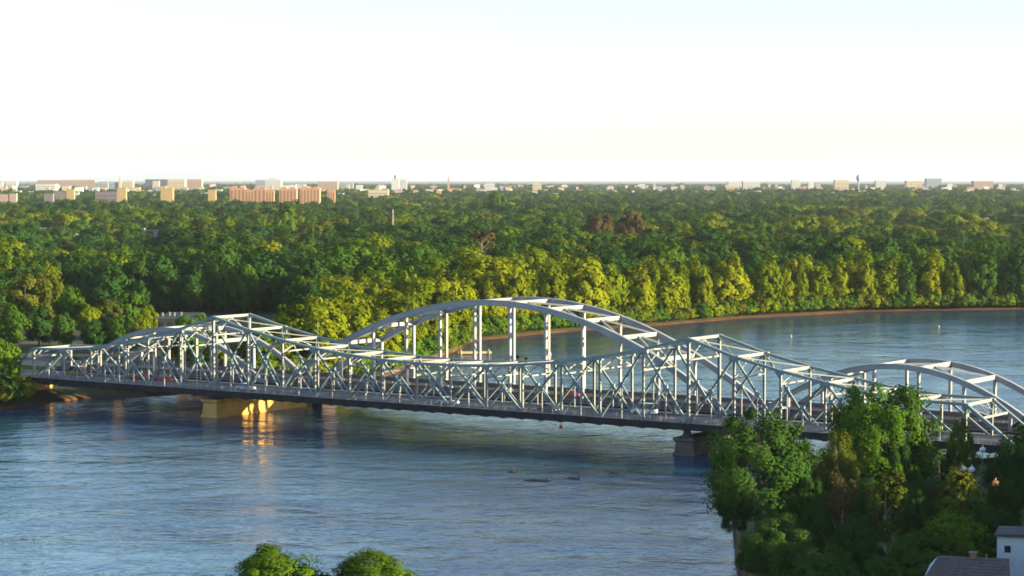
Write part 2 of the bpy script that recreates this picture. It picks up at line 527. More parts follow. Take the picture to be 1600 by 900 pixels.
# ------------------------------------------------------------------ arch bridge
VN, VF = 26.0, 41.0
arch = thing('arch_bridge', 'light grey steel arch bridge of three spans standing behind the truss bridge', 'bridge', BO, TH)
ZA = 5.9
def rib_pts(uc, zc, k, v, zend, n=26):
    hw = math.sqrt((zc - zend) / k)
    return [(uc - hw + 2 * hw * i / n, v, zc - k * (-hw + 2 * hw * i / n) ** 2) for i in range(n + 1)]
def rib(uc, zc, k, v, w, h, zend):
    pts = [Vector(p) for p in rib_pts(uc, zc, k, v, zend)]
    mb = MB()
    vv, ff = [], []
    for i, p in enumerate(pts):
        d = (pts[min(i + 1, len(pts) - 1)] - pts[max(i - 1, 0)]).normalized()
        nrm = Vector((-d.z, 0, d.x))
        e = Vector((0, 1, 0))
        hh = h
        # flanges stand a little proud of the web on both sides
        for (a, b) in ((-.5, -.5), (.5, -.5), (.5, -.42), (.42, -.42), (.42, .42), (.5, .42), (.5, .5), (-.5, .5), (-.5, .42), (-.42, .42), (-.42, -.42), (-.5, -.42)):
            vv.append(p + e * (a * w) + nrm * (b * hh))
    m = 12
    for i in range(len(pts) - 1):
        for j in range(m):
            ff.append((i*m + j, i*m + (j+1) % m, (i+1)*m + (j+1) % m, (i+1)*m + j))
    mb.add(vv, ff)
    mb.build('arch_rib', M['arch'], arch)
ARCHES = [(-3.5, 25.7, 0.0061, 1.25, 10), (90.5, 16.4, 0.0128, 1.05, 5), (-97.5, 16.4, 0.0128, 1.05, 5)]
for (uc, zc, k, h, nh) in ARCHES:
    for v in (VN, VF):
        rib(uc, zc, k, v, 0.95, h, 3.2)
    sts = [uc + (j - (nh - 1) / 2 if nh % 2 == 0 else j - (nh - 1) / 2 + 0.5) * 9.2 for j in range(-1, nh + 1)]
    if nh == 5:
        sts = [uc + q * 9.2 for q in (-2.5, -1.5, -0.5, 0.5, 1.5, 2.5)]
    for u in sts:
        z = zc - k * (u - uc) ** 2
        if z < ZA + 1.2:
            continue
        for v in (VN, VF):
            bar('hanger', (u, v, z - 0.3), (u, v, ZA - 0.5), 0.66, 0.5, 'hanger', parent=arch)
        if z > ZA + 5.5:
            bar('cross_strut', (u, VN + 0.4, z + 0.05), (u, VF - 0.4, z + 0.05), 0.55, 0.85, 'hanger', parent=arch)
    hi = [u for u in sts if zc - k * (u - uc) ** 2 > ZA + 5.5]
    for a, b in zip(hi, hi[1:]):
        za, zb = zc - k * (a - uc) ** 2, zc - k * (b - uc) ** 2
        md = (VN + VF) / 2
        lo = (a, za) if za < zb else (b, zb)
        up = (b, zb) if za < zb else (a, za)
        for v in (VN + 0.45, VF - 0.45):
            bar('lateral_brace', (lo[0], v, lo[1]), (up[0], md + (v - md) * 0.06, up[1]), 0.34, 0.36, 'arch', parent=arch)
ua, ub = -134.0, 134.0
MB().box(ua, ub, VN + 0.75, VF - 0.752, 5.2, ZA + 0.1).build('roadway', M['asphalt'], arch)
for va in (VN + 0.55, VF - 0.75):
    MB().box(ua, ub, va, va + 0.197, 5.0, ZA + 0.95).build('parapet', M['rust'], arch)
for va in (VN - 0.55, VF - 0.55):
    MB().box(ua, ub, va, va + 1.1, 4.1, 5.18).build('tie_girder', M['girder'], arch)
rp = MB().box(-0.06, 0.06, -0.05, 0.05, 0, 0.55).mesh('railing_post', M['hanger'])
for u in np.arange(-132, 133, 4.6):
    put('railing_post', rp, arch, (u, VF - 0.65, ZA + 0.95))
    put('railing_post', rp, arch, (u, VN + 0.65, ZA + 0.95))
for va in (VN + 0.61, VF - 0.69):
    MB().box(ua, ub, va, va + 0.08, ZA + 1.46, ZA + 1.54).build('railing_rail', M['rail'], arch)

# ------------------------------------------------------------------ piers and approaches
def pier(u, va, vb, w, ztop, label, cap_flare, mt='concrete'):
    t = thing('bridge_pier', label, 'pier', bridge_world(u, va), TH, 'river piers')
    L = vb - va
    prof = [(0, -1.5), (0, ztop - 1.1)]
    mb = MB()
    hw = w / 2
    nose = 0.5
    def ring(z, o):
        return [(-hw - o, 0.0 - o, z), (hw + o, 0.0 - o, z), (hw + o, L + o, z), (-hw - o, L + o, z)]
    zs = [(-1.5, 0.35), (0.45, 0.3), (0.45, 0.1), (ztop - 0.9, -0.12)]
    vv, ff = [], []
    for z, o in zs:
        vv += ring(z, o)
    for i in range(len(zs) - 1):
        for j in range(4):
            ff.append((i*4 + j, i*4 + (j+1) % 4, i*4 + 4 + (j+1) % 4, i*4 + 4 + j))
    ff.append((12, 13, 14, 15))
    mb.add(vv, ff).build('pier_shaft', M[mt], t)
    cp = MB()
    vv = ring(ztop - 0.9, -0.12) + ring(ztop - 0.55, 0.3) + ring(ztop, 0.3)
    ff = [(i*4 + j, i*4 + (j+1) % 4, i*4 + 4 + (j+1) % 4, i*4 + 4 + j) for i in range(2) for j in range(4)] + [(8, 9, 10, 11)]
    cp.add(vv, ff).build('pier_cap', M[mt], t)
    for v in cap_flare:
        vl = v - va
        MB().add([(-0.9, vl - 0.6, ztop), (0.9, vl - 0.6, ztop), (0.9, vl + 0.6, ztop), (-0.9, vl + 0.6, ztop),
                  (-0.25, vl - 0.4, 5.1), (0.25, vl - 0.4, 5.1), (0.25, vl + 0.4, 5.1), (-0.25, vl + 0.4, 5.1)],
                 [(0,1,5,4),(1,2,6,5),(2,3,7,6),(3,0,4,7),(4,5,6,7),(0,3,2,1)]).build('bearing', M['bearing'], t)
    return t
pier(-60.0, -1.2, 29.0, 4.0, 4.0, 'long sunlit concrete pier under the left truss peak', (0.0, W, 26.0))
pier(59.6, -1.2, 29.0, 4.0, 3.3, 'shaded concrete pier under the right truss peak, left of riverside trees', (0.0, W, 26.0), 'shadedpier')
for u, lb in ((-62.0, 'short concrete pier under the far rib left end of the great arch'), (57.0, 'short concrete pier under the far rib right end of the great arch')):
    pier(u, 38.5, 43.5, 3.0, 3.4, lb, (41.0,), 'shadedpier')
def abutment(ua_, ub_, v0, v1, label):
    t = thing('abutment', label, 'abutment', bridge_world(ua_, v0), TH, 'bridge abutments')
    L, Wd = ub_ - ua_, v1 - v0
    MB().box(0, L, 0, Wd, -1.0, 4.05).build('abutment_wall', M['concrete'], t)
    MB().box(-0.3, L + 0.3, -0.3, Wd + 0.3, 4.053, 4.6).build('abutment_cap', M['concrete'], t)
abutment(-129, -124.0, -2, W + 2, 'concrete abutment under the left portal of the truss bridge')
abutment(124.0, 129, -2, W + 2, 'concrete abutment under the right portal of the truss bridge')
abutment(-136, -128.5, VN - 2, VF + 2, 'concrete abutment at the left end of the arch bridge')
abutment(122.0, 136, VN - 2, VF + 2, 'concrete abutment at the right end of the arch bridge')
def approach(ua_, ub_, v0, v1, z, name):
    mb = MB()
    sl = 6.0
    vv = []
    for u in (ua_, ub_):
        for v, zz in ((v0 - sl, 1.0), (v0, z), (v1, z), (v1 + sl, 1.0)):
            p = bridge_world(u, v); vv.append((p.x, p.y, zz))
    mb.add(vv, [(0,1,5,4),(2,3,7,6),(1,2,6,5),(0,3,2,1),(4,5,6,7)])
    structure(mb.build(name + '_embankment', M['grass']))
    vv = [bridge_world(u, v, z + 0.02) for u, v in ((ua_, v0 + 1), (ub_, v0 + 1), (ub_, v1 - 1), (ua_, v1 - 1))]
    structure(MB().add(vv, [(0, 1, 2, 3)]).build(name + '_road', M['asphalt']))
approach(-330, -127.1, -2.8, W + 2.8, 5.9, 'left_truss_approach')
approach(-330, -134.1, VN - 2.6, VF + 2.6, 5.85, 'left_arch_approach')
approach(127.1, 300, -2.8, W + 2.8, 5.9, 'right_truss_approach')
approach(134.1, 300, VN - 2.6, VF + 2.6, 5.85, 'right_arch_approach')

# ------------------------------------------------------------------ tree prototypes
def crown_mesh(name, seed, H, Rr, base, prof, ncl, nleaf, leaf, csize, lift=1.0, tuft=1.0, inner=0.45, lb=1.0):
    rng = np.random.default_rng(seed)
    # clump centres spread through the crown volume, mostly near its surface
    t = (np.arange(ncl) + rng.random(ncl)) / ncl
    pr = np.array([prof(x) for x in t])
    wgt = pr * (0.5 + pr)
    t = rng.choice(t, ncl, p=wgt / wgt.sum()) + rng.normal(0, 0.5 / ncl, ncl)
    t = np.clip(t, 0.01, 0.99)
    pr = np.array([prof(x) for x in t])
    ang = rng.random(ncl) * 2 * np.pi
    # uneven outline: big lobes
    ph = rng.random(4) * 6.28
    lobe = 1 + lb * (0.16 * np.sin(2 * ang + ph[0] + 3 * t) + 0.14 * np.sin(3 * ang + ph[1] - 5 * t) + 0.10 * np.sin(5 * ang + ph[2] + 8 * t))
    rad = Rr * pr * np.sqrt(inner + (1 - inner) * rng.random(ncl)) * lobe * 0.88
    cz = base + (H - base) * t
    cc = np.stack([np.cos(ang) * rad, np.sin(ang) * rad, cz], 1)
    cs = csize * rng.uniform(0.55, 1.25, ncl)
    n = ncl * nleaf
    ci = np.repeat(np.arange(ncl), nleaf)
    d = rng.normal(size=(n, 3))
    d[:, 2] += 0.25
    d /= np.linalg.norm(d, axis=1, keepdims=True)
    rr = rng.uniform(0.55, 1.08, n) * cs[ci]
    pos = cc[ci] + d * rr[:, None] * np.array([1, 1, tuft])
    out = cc[ci].copy()
    out[:, 2] = (out[:, 2] - (base + (H - base) * 0.45)) * 0.6
    out /= (np.linalg.norm(out, axis=1, keepdims=True) + 1e-6)
    nrm = d * 0.85 + out * 0.75 + rng.normal(size=(n, 3)) * 0.22
    nrm[:, 2] += 0.12
    nrm /= np.linalg.norm(nrm, axis=1, keepdims=True)
    a = np.cross(nrm, rng.normal(size=(n, 3)))
    a /= np.linalg.norm(a, axis=1, keepdims=True) + 1e-9
    b = np.cross(nrm, a)
    sz = leaf * rng.uniform(0.55, 1.3, n)[:, None]
    q = np.stack([pos - a * sz * 0.62, pos - b * sz * 0.42 + a * sz * 0.05, pos + a * sz * 0.62, pos + b * sz * 0.42 + a * sz * 0.05], 1).reshape(-1, 3)
    me = bpy.data.meshes.new(name)
    me.vertices.add(len(q))
    me.vertices.foreach_set('co', q.ravel())
    me.loops.add(4 * n)
    me.loops.foreach_set('vertex_index', np.arange(4 * n, dtype=np.int32))
    me.polygons.add(n)
    me.polygons.foreach_set('loop_start', np.arange(0, 4 * n, 4, dtype=np.int32))
    me.polygons.foreach_set('loop_total', np.full(n, 4, dtype=np.int32))
    me.update(calc_edges=True)
    return me

def trunk_mesh(name, seed, H, base, r0, nl, spread, m, crownR):
    rng = random.Random(seed)
    mb = MB()
    bx, by = rng.uniform(-.03, .03) * H, rng.uniform(-.03, .03) * H
    top = H * 0.86
    def ax(z):
        t = z / H
        return Vector((bx * math.sin(3 * t), by * math.sin(2.4 * t), z))
    zz = [-0.5, 0.4, base * 0.5 + 0.4, base + 0.1, H * 0.45, H * 0.66, top]
    zz = sorted(zz)
    rr = [r0 * 1.25 if z < 0 else r0 * (1 - 0.93 * (max(z, 0) / top)) + 0.02 for z in zz]
    mb.tube([ax(z) for z in zz], rr, 7)
    for k in range(nl):
        z0 = base * 0.7 + (H * 0.7 - base * 0.7) * (k + 0.5) / nl
        g = k * 2.4 + rng.uniform(-.4, .4)
        L = crownR * rng.uniform(0.55, 0.85)
        p0 = ax(z0)
        rise = spread * L * rng.uniform(0.7, 1.3)
        p1 = p0 + Vector((math.cos(g) * L * 0.5, math.sin(g) * L * 0.5, rise * 0.4))
        p2 = p0 + Vector((math.cos(g + .2) * L, math.sin(g + .2) * L, rise))
        rb = r0 * (1 - 0.85 * z0 / top) * 0.55
        mb.tube([p0, p1, p2], [rb, rb * 0.6, rb * 0.2], 5)
    return mb.mesh(name, m)

def P_round(t): return max(0.05, math.sin(math.pi * min(1, (t * 0.86 + 0.13))) ** 0.6)
def P_poplar(t): return max(0.05, (min(1, t * 4 + 0.35)) * (1 - t ** 2.6) ** 0.75)
def P_cone(t): return max(0.03, 1.02 - t) * min(1, t * 8 + 0.4)
def P_vase(t): return max(0.06, (0.35 + 0.75 * t) * (1 - t ** 5) ** 0.5)
def P_low(t): return max(0.05, math.sin(math.pi * (0.5 * t + 0.5)) ** 0.5)

PROTO = {}
def proto(key, n, H, Rr, base, prof, ncl, nleaf, leaf, cs, r0, nl=5, spread=0.7, tuft=1.0, bark='bark', inner=0.45, lb=1.0):
    for i in range(n):
        sd = hash_seed(key) + i * 17
        rv = random.Random(sd)
        h = H * rv.uniform(0.93, 1.07)
        cm = crown_mesh('crown', sd, h, Rr * rv.uniform(0.92, 1.1), base, prof, ncl, nleaf, leaf, cs, tuft=tuft, inner=inner, lb=lb)
        cm.materials.append(M['leaf_mid'])
        tm = trunk_mesh('trunk', sd, h, base, r0, nl, spread, M[bark], Rr)
        PROTO.setdefault(key, []).append((cm, tm, h))
def hash_seed(s): return sum((i + 3) * ord(c) for i, c in enumerate(s))
# riverside, close to the camera
proto('near_broad', 3, 18, 7.0, 3.5, P_round, 125, 240, 0.32, 1.35, 0.42, 9, 0.8, 1.1, inner=0.42, lb=1.15)
proto('near_tall', 2, 20, 5.6, 4.5, P_poplar, 130, 220, 0.31, 1.15, 0.38, 8, 1.1, 1.4, inner=0.3, lb=1.5)
proto('near_small', 3, 8, 3.4, 1.0, P_round, 80, 90, 0.38, 0.95, 0.18, 6, 0.8, 1.15)
proto('near_conifer', 1, 13, 3.0, 1.0, P_cone, 130, 70, 0.38, 0.75, 0.25, 6, 0.1, 0.7)
proto('near_sparse', 2, 13, 3.2, 4.0, P_vase, 34, 55, 0.42, 0.85, 0.22, 9, 1.0, 1.1, 'palebark')
# the far bank
proto('poplar', 5, 19, 4.1, 1.3, P_poplar, 64, 62, 0.72, 1.25, 0.32, 5, 1.2, 1.5)
proto('broad', 5, 16, 5.6, 2.2, P_round, 70, 62, 0.76, 1.55, 0.36, 5, 0.7, 1.1)
proto('dead', 2, 16, 3.0, 6.0, P_vase, 16, 26, 0.7, 0.9, 0.3, 10, 1.1, 1.2, 'palebark')
proto('shrub', 2, 4.5, 2.6, 0.2, P_round, 26, 34, 0.6, 0.9, 0.12, 4, 0.8)

LEAFWORD = {'leaf_yellow': 'yellow-green', 'leaf_mid': 'mid-green', 'leaf_deep': 'deep green', 'leaf_olive': 'olive green', 'leaf_brown': 'brownish', 'leaf_conifer': 'dark'}
def tree(name, key, var, loc, h, leaf, label, group=None, rz=0.0, wide=1.0, cat='tree'):
    cm, tm, h0 = PROTO[key][var % len(PROTO[key])]
    t = thing(name, label, cat, loc, rz, group)
    s = h / h0
    t.scale = (s * wide, s * wide, s)
    c = put('crown', cm, t)
    c.material_slots[0].link = 'OBJECT'
    c.material_slots[0].material = M[leaf]
    put('trunk', tm, t)
    return t

# ------------------------------------------------------------------ near bank trees (photo column, top line, depth)
NB = [
 # name, proto, var, px, top_y, depth, leaf, wide, label
 ('riverside_tree', 'near_broad', 0, 1186, 646, 305, 'leaf_deep', 1.3, 'big leafy tree leaning over the water below the right truss peak'),  # deep leaf colour stands in for the shaded body of the crown
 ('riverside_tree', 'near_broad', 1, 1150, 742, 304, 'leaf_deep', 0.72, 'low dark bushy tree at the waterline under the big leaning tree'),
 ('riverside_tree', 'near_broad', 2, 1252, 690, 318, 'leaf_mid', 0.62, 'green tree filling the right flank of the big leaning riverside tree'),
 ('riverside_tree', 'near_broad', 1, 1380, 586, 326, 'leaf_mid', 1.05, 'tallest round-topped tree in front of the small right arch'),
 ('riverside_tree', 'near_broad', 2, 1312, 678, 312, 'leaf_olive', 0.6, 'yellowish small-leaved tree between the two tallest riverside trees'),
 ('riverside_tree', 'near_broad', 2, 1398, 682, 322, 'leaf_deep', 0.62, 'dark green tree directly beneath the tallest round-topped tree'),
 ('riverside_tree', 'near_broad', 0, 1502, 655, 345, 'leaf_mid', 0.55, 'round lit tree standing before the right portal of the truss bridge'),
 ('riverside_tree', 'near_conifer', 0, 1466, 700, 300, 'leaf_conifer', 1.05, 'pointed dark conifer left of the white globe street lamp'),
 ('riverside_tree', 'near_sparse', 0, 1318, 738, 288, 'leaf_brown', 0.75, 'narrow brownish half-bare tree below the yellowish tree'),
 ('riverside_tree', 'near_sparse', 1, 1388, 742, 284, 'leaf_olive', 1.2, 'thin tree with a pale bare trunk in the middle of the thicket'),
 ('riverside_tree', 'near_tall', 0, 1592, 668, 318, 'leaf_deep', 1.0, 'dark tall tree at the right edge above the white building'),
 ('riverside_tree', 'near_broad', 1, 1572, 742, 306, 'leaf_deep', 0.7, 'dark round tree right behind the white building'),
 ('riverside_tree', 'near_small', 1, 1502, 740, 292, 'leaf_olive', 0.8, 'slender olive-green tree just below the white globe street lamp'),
 ('riverside_tree', 'near_broad', 2, 1215, 806, 268, 'leaf_deep', 1.3, 'bright green bushy tree at the bottom, nearest the water right of centre'),  # deep leaves put the thicket's shade into its colour
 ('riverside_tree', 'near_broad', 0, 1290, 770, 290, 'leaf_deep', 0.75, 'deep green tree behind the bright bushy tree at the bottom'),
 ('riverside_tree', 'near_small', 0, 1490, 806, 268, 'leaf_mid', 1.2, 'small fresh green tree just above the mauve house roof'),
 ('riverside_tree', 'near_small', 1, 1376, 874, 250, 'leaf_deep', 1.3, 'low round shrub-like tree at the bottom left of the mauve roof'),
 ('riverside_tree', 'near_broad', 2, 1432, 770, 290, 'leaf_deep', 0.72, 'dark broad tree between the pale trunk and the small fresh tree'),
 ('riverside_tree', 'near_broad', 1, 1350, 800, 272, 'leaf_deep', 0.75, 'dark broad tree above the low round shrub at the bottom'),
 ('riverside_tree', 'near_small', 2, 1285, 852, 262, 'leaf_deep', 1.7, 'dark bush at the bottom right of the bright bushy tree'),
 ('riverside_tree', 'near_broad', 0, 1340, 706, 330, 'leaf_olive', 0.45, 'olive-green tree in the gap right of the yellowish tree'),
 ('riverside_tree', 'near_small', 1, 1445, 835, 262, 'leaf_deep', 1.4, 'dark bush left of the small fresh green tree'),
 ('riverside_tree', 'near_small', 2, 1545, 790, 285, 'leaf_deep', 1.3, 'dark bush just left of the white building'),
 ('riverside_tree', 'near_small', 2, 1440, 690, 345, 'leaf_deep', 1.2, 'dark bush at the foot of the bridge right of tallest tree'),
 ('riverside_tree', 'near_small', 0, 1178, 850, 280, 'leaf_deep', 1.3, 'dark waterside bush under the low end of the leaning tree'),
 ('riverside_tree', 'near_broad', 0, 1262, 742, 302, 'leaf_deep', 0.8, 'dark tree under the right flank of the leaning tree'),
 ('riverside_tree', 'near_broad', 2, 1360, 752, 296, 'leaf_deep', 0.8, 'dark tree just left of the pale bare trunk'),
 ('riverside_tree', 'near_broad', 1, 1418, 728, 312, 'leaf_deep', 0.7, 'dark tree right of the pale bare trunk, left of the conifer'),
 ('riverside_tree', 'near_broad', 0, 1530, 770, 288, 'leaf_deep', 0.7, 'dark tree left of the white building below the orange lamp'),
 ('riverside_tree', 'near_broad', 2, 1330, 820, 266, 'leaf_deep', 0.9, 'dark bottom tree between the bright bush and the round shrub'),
 ('foreground_tree', 'near_tall', 0, 426, 850, 246, 'leaf_mid', 2.3, 'leafy treetop poking up at the bottom, left one of two'),
 ('foreground_tree', 'near_tall', 1, 582, 859, 246, 'leaf_mid', 2.5, 'leafy treetop poking up at the bottom, right one of two'),
 ('foreground_tree', 'near_small', 2, 480, 884, 244, 'leaf_deep', 1.1, 'small dark treetop tucked between the two bottom treetops'),
]
for i, (nm, key, var, px, ty, D, leaf, wide, lb) in enumerate(NB):
    zt = z_at(ty, D)
    gx = at_depth(px, D)
    gz = 2.4 if nm != 'foreground_tree' else 2.0
    tree(nm, key, var, (gx, D, gz), zt - gz, leaf, lb, 'trees on the near bank', rz=i * 1.7, wide=wide)
# trees added out of view on the right keep the sun off this slope
WOOD_ROWS = True

# ------------------------------------------------------------------ forest on the far bank
rng = np.random.default_rng(11)
def vnoise(x, y, s, ph):
    return (np.sin(x / s * 2.1 + ph) * np.cos(y / s * 1.7 + ph * 2) + np.sin((x * 0.6 + y) / s * 1.3 + ph * 3) + np.cos((x - 0.7 * y) / s * 2.7 + ph)) / 3
VILLAGE = [(-175, 555), (-64, 572), (-52, 625), (-64, 700), (-80, 835), (-190, 835)]
def inside(poly, x, y):
    r = np.zeros(len(x), bool)
    j = len(poly) - 1
    for i in range(len(poly)):
        (xi, yi), (xj, yj) = poly[i], poly[j]
        c = ((yi > y) != (yj > y)) & (x < (xj - xi) * (y - yi) / (yj - yi + 1e-9) + xi)
        r ^= c
        j = i
    return r
def view_poly(px0, px1, d0, d1):
    return [(at_depth(px0, d0), d0), (at_depth(px1, d0), d0), (at_depth(px1, d1), d1), (at_depth(px0, d1), d1)]
CLEAR = [VILLAGE, view_poly(45, 268, 1500, 1905), view_poly(1330, 1430, 1930, 2520), view_poly(1425, 1600, 2030, 2520)]
xs, ys, hs, ks = [], [], [], []
for (d0, d1, sp, margin) in ((480, 1100, 7.2, 1.45), (1100, 2500, 12.5, 1.25), (2500, 5200, 16.0, 1.12), (5200, 12500, 40.0, 1.06)):
    hw = 800 / FPX * d1 * margin + (60 if d1 < 1200 else 20)
    gx, gy = np.meshgrid(np.arange(-hw, hw, sp), np.arange(d0, d1, sp))
    x = gx.ravel() + rng.uniform(-.46, .46, gx.size) * sp
    y = gy.ravel() + rng.uniform(-.46, .46, gx.size) * sp
    lim = 800 / FPX * y * margin + (60 if d1 < 1200 else 20)
    ok = (np.abs(x) < lim) & (y > shore_y(far_line, x) + 2.0)
    for c in CLEAR:
        ok &= ~inside(c, x, y) | ((rng.random(len(x)) < 0.16) & (y > 1000) & (np.mod(y, 100) < 1e9) & (y < 2380))
    c, s = math.cos(TH), math.sin(TH)
    u, v = (x - BO.x) * c + (y - BO.y) * s, -(x - BO.x) * s + (y - BO.y) * c
    ok &= ~((v > -9) & (v < 52) & (u < -100))
    ok &= ~((800 + FPX * x / y < 62) & (y < 575))
    x, y = x[ok], y[ok]
    n = len(x)
    hgt = 14.2 + 3.4 * vnoise(x / 2.5, y, 230, 0.7) + 3.6 * vnoise(x, y, 150, 1.3) + 2.6 * vnoise(x, y, 55, 4.0) + rng.normal(0, 2.9, n)
    hgt = np.where(rng.random(n) < 0.04, hgt * 1.35, hgt)
    dens = vnoise(x, y, 90, 7.7)
    keep = rng.random(n) < np.where(y < 1000, 0.92, 0.78 + 0.28 * dens)
    if d1 > 6000:
        hgt = hgt * 0.62 + 1
        keep &= rng.random(n) < 0.72
    x, y, hgt = x[keep], y[keep], hgt[keep]
    pxx = 800 + FPX * x / y
    hgt = np.where((pxx > 40) & (pxx < 275) & (y > 1080) & (y < 1500), hgt * 0.72, hgt)
    hgt = np.where((pxx > 1325) & (y > 1400) & (y < 1935), hgt * 0.80, hgt)
    # waterline row of poplars
    fromshore = y - shore_y(far_line, x)
    row = (fromshore < 22) & (x > -14)
    hgt = np.where(row, 19.0 + 1.5 * vnoise(x, y, 35, 0.4) + rng.normal(0, 2.3, len(x)), hgt)
    row_kind = np.where(rng.random(len(x)) < 0.16, 1, 0)
    hgt = np.where((fromshore > 22) & (fromshore < 150) & (x > 5), hgt * 0.76, hgt)
    hgt = np.where((fromshore < 60) & (x < -14), hgt * 0.85, hgt)
    kind = np.where(row, row_kind, np.where(vnoise(x, y, 60, 2.2) + rng.normal(0, .35, len(x)) > 0.18, 0, 1))
    xs.append(x); ys.append(y); hs.append(np.clip(hgt, 6, 23)); ks.append(kind)
fx, fy, fh, fk = map(np.concatenate, (xs, ys, hs, ks))
d_shore = fy - shore_y(far_line, fx)
px = 800 + FPX * fx / (fy * 0.9988)
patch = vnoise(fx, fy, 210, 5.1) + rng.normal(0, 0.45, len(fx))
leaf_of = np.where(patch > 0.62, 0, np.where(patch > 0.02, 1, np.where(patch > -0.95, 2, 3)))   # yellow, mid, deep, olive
bright = np.clip(1.25 - d_shore / np.where(px < 930, 300, 150), 0, 1) * ((px > 430) & (px < 1330))  # sunlit belt along the bank, put into the leaf colour
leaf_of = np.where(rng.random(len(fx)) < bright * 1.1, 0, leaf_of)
leaf_of = np.where((d_shore > 24) & (d_shore < 170) & (px > 940) & (leaf_of == 0), 2, leaf_of)  # shadow band behind the waterline row, painted by deeper leaves
leaf_of = np.where((px < 520) & (fy < 1000) & (d_shore > 60) & (rng.random(len(fx)) < 0.8), 2, leaf_of)  # unlit forest wall at the left, darkened through leaf colour
leaf_of = np.where((px > 1320) & (px < 1500) & (d_shore < 26) & (rng.random(len(fx)) < 0.7), 0, leaf_of)  # yellow leaves carry the sunlit belt on to the right
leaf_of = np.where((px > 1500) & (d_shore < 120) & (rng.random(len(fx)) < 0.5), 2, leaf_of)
LEAVES = ['leaf_yellow', 'leaf_mid', 'leaf_deep', 'leaf_olive']

BINS = [(10, 'at the left edge'), (60, 'above the left portal'), (115, 'above the low left truss'), (165, 'where the left truss starts to rise'),
        (215, 'above the rising left truss'), (265, 'left of the left truss peak'), (315, 'over the near left truss peak'), (365, 'over the far left truss peak'),
        (415, 'right of the left truss peak'), (465, 'where the truss dips before the great arch'), (515, 'where the great arch rises'),
        (570, 'above the first arch hanger'), (625, 'above the second arch hanger'), (680, 'above the third arch hanger'), (735, 'above the fourth arch hanger'),
        (790, 'above the fifth arch hanger'), (847, 'above the sixth arch hanger'), (903, 'above the seventh arch hanger'), (960, 'above the eighth arch hanger'),
        (1010, 'above the falling end of the great arch'), (1060, 'over the near right truss peak'), (1115, 'over the far right truss peak'),
        (1165, 'right of the right truss peak'), (1215, 'above the falling right truss'), (1265, 'left of the small right arch'),
        (1315, 'where the small right arch rises'), (1365, 'above the tallest riverside tree'), (1415, 'over the small arch crown'),
        (1465, 'right of the small arch crown'), (1515, 'above the right portal'), (1560, 'near the right edge'), (1592, 'at the right edge')]
binx = np.array([b[0] for b in BINS])
bi = np.abs(px[:, None] - binx[None, :]).argmin(1)
ORD = ["at the water's edge", 'second from the water', 'third from the water', 'fourth from the water', 'fifth from the water', 'sixth from the water', 'seventh from the water', 'eighth from the water', 'ninth from the water', 'tenth from the water']
single = np.zeros(len(fx), bool)
PERBIN = 7
for b in range(len(BINS)):
    idx = np.where((bi == b) & (px > -8) & (px < 1608) & (fy < 1050))[0]
    idx = idx[np.argsort(d_shore[idx])][:PERBIN]
    for rank, i in enumerate(idx):
        single[i] = True
        key = 'poplar' if fk[i] == 0 else 'broad'
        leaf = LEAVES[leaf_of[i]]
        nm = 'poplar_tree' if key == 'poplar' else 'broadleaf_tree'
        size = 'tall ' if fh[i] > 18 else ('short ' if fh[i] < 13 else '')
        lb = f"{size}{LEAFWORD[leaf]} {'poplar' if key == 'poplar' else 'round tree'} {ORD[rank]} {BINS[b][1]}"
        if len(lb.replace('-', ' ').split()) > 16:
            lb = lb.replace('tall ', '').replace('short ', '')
        tree(nm, key, int(rng.integers(0, 5)), (float(fx[i]), float(fy[i]), 1.7), float(fh[i]), leaf, lb, 'trees along the far bank', rz=float(rng.uniform(0, 6.28)), wide=float(rng.uniform(0.72, 1.32)))

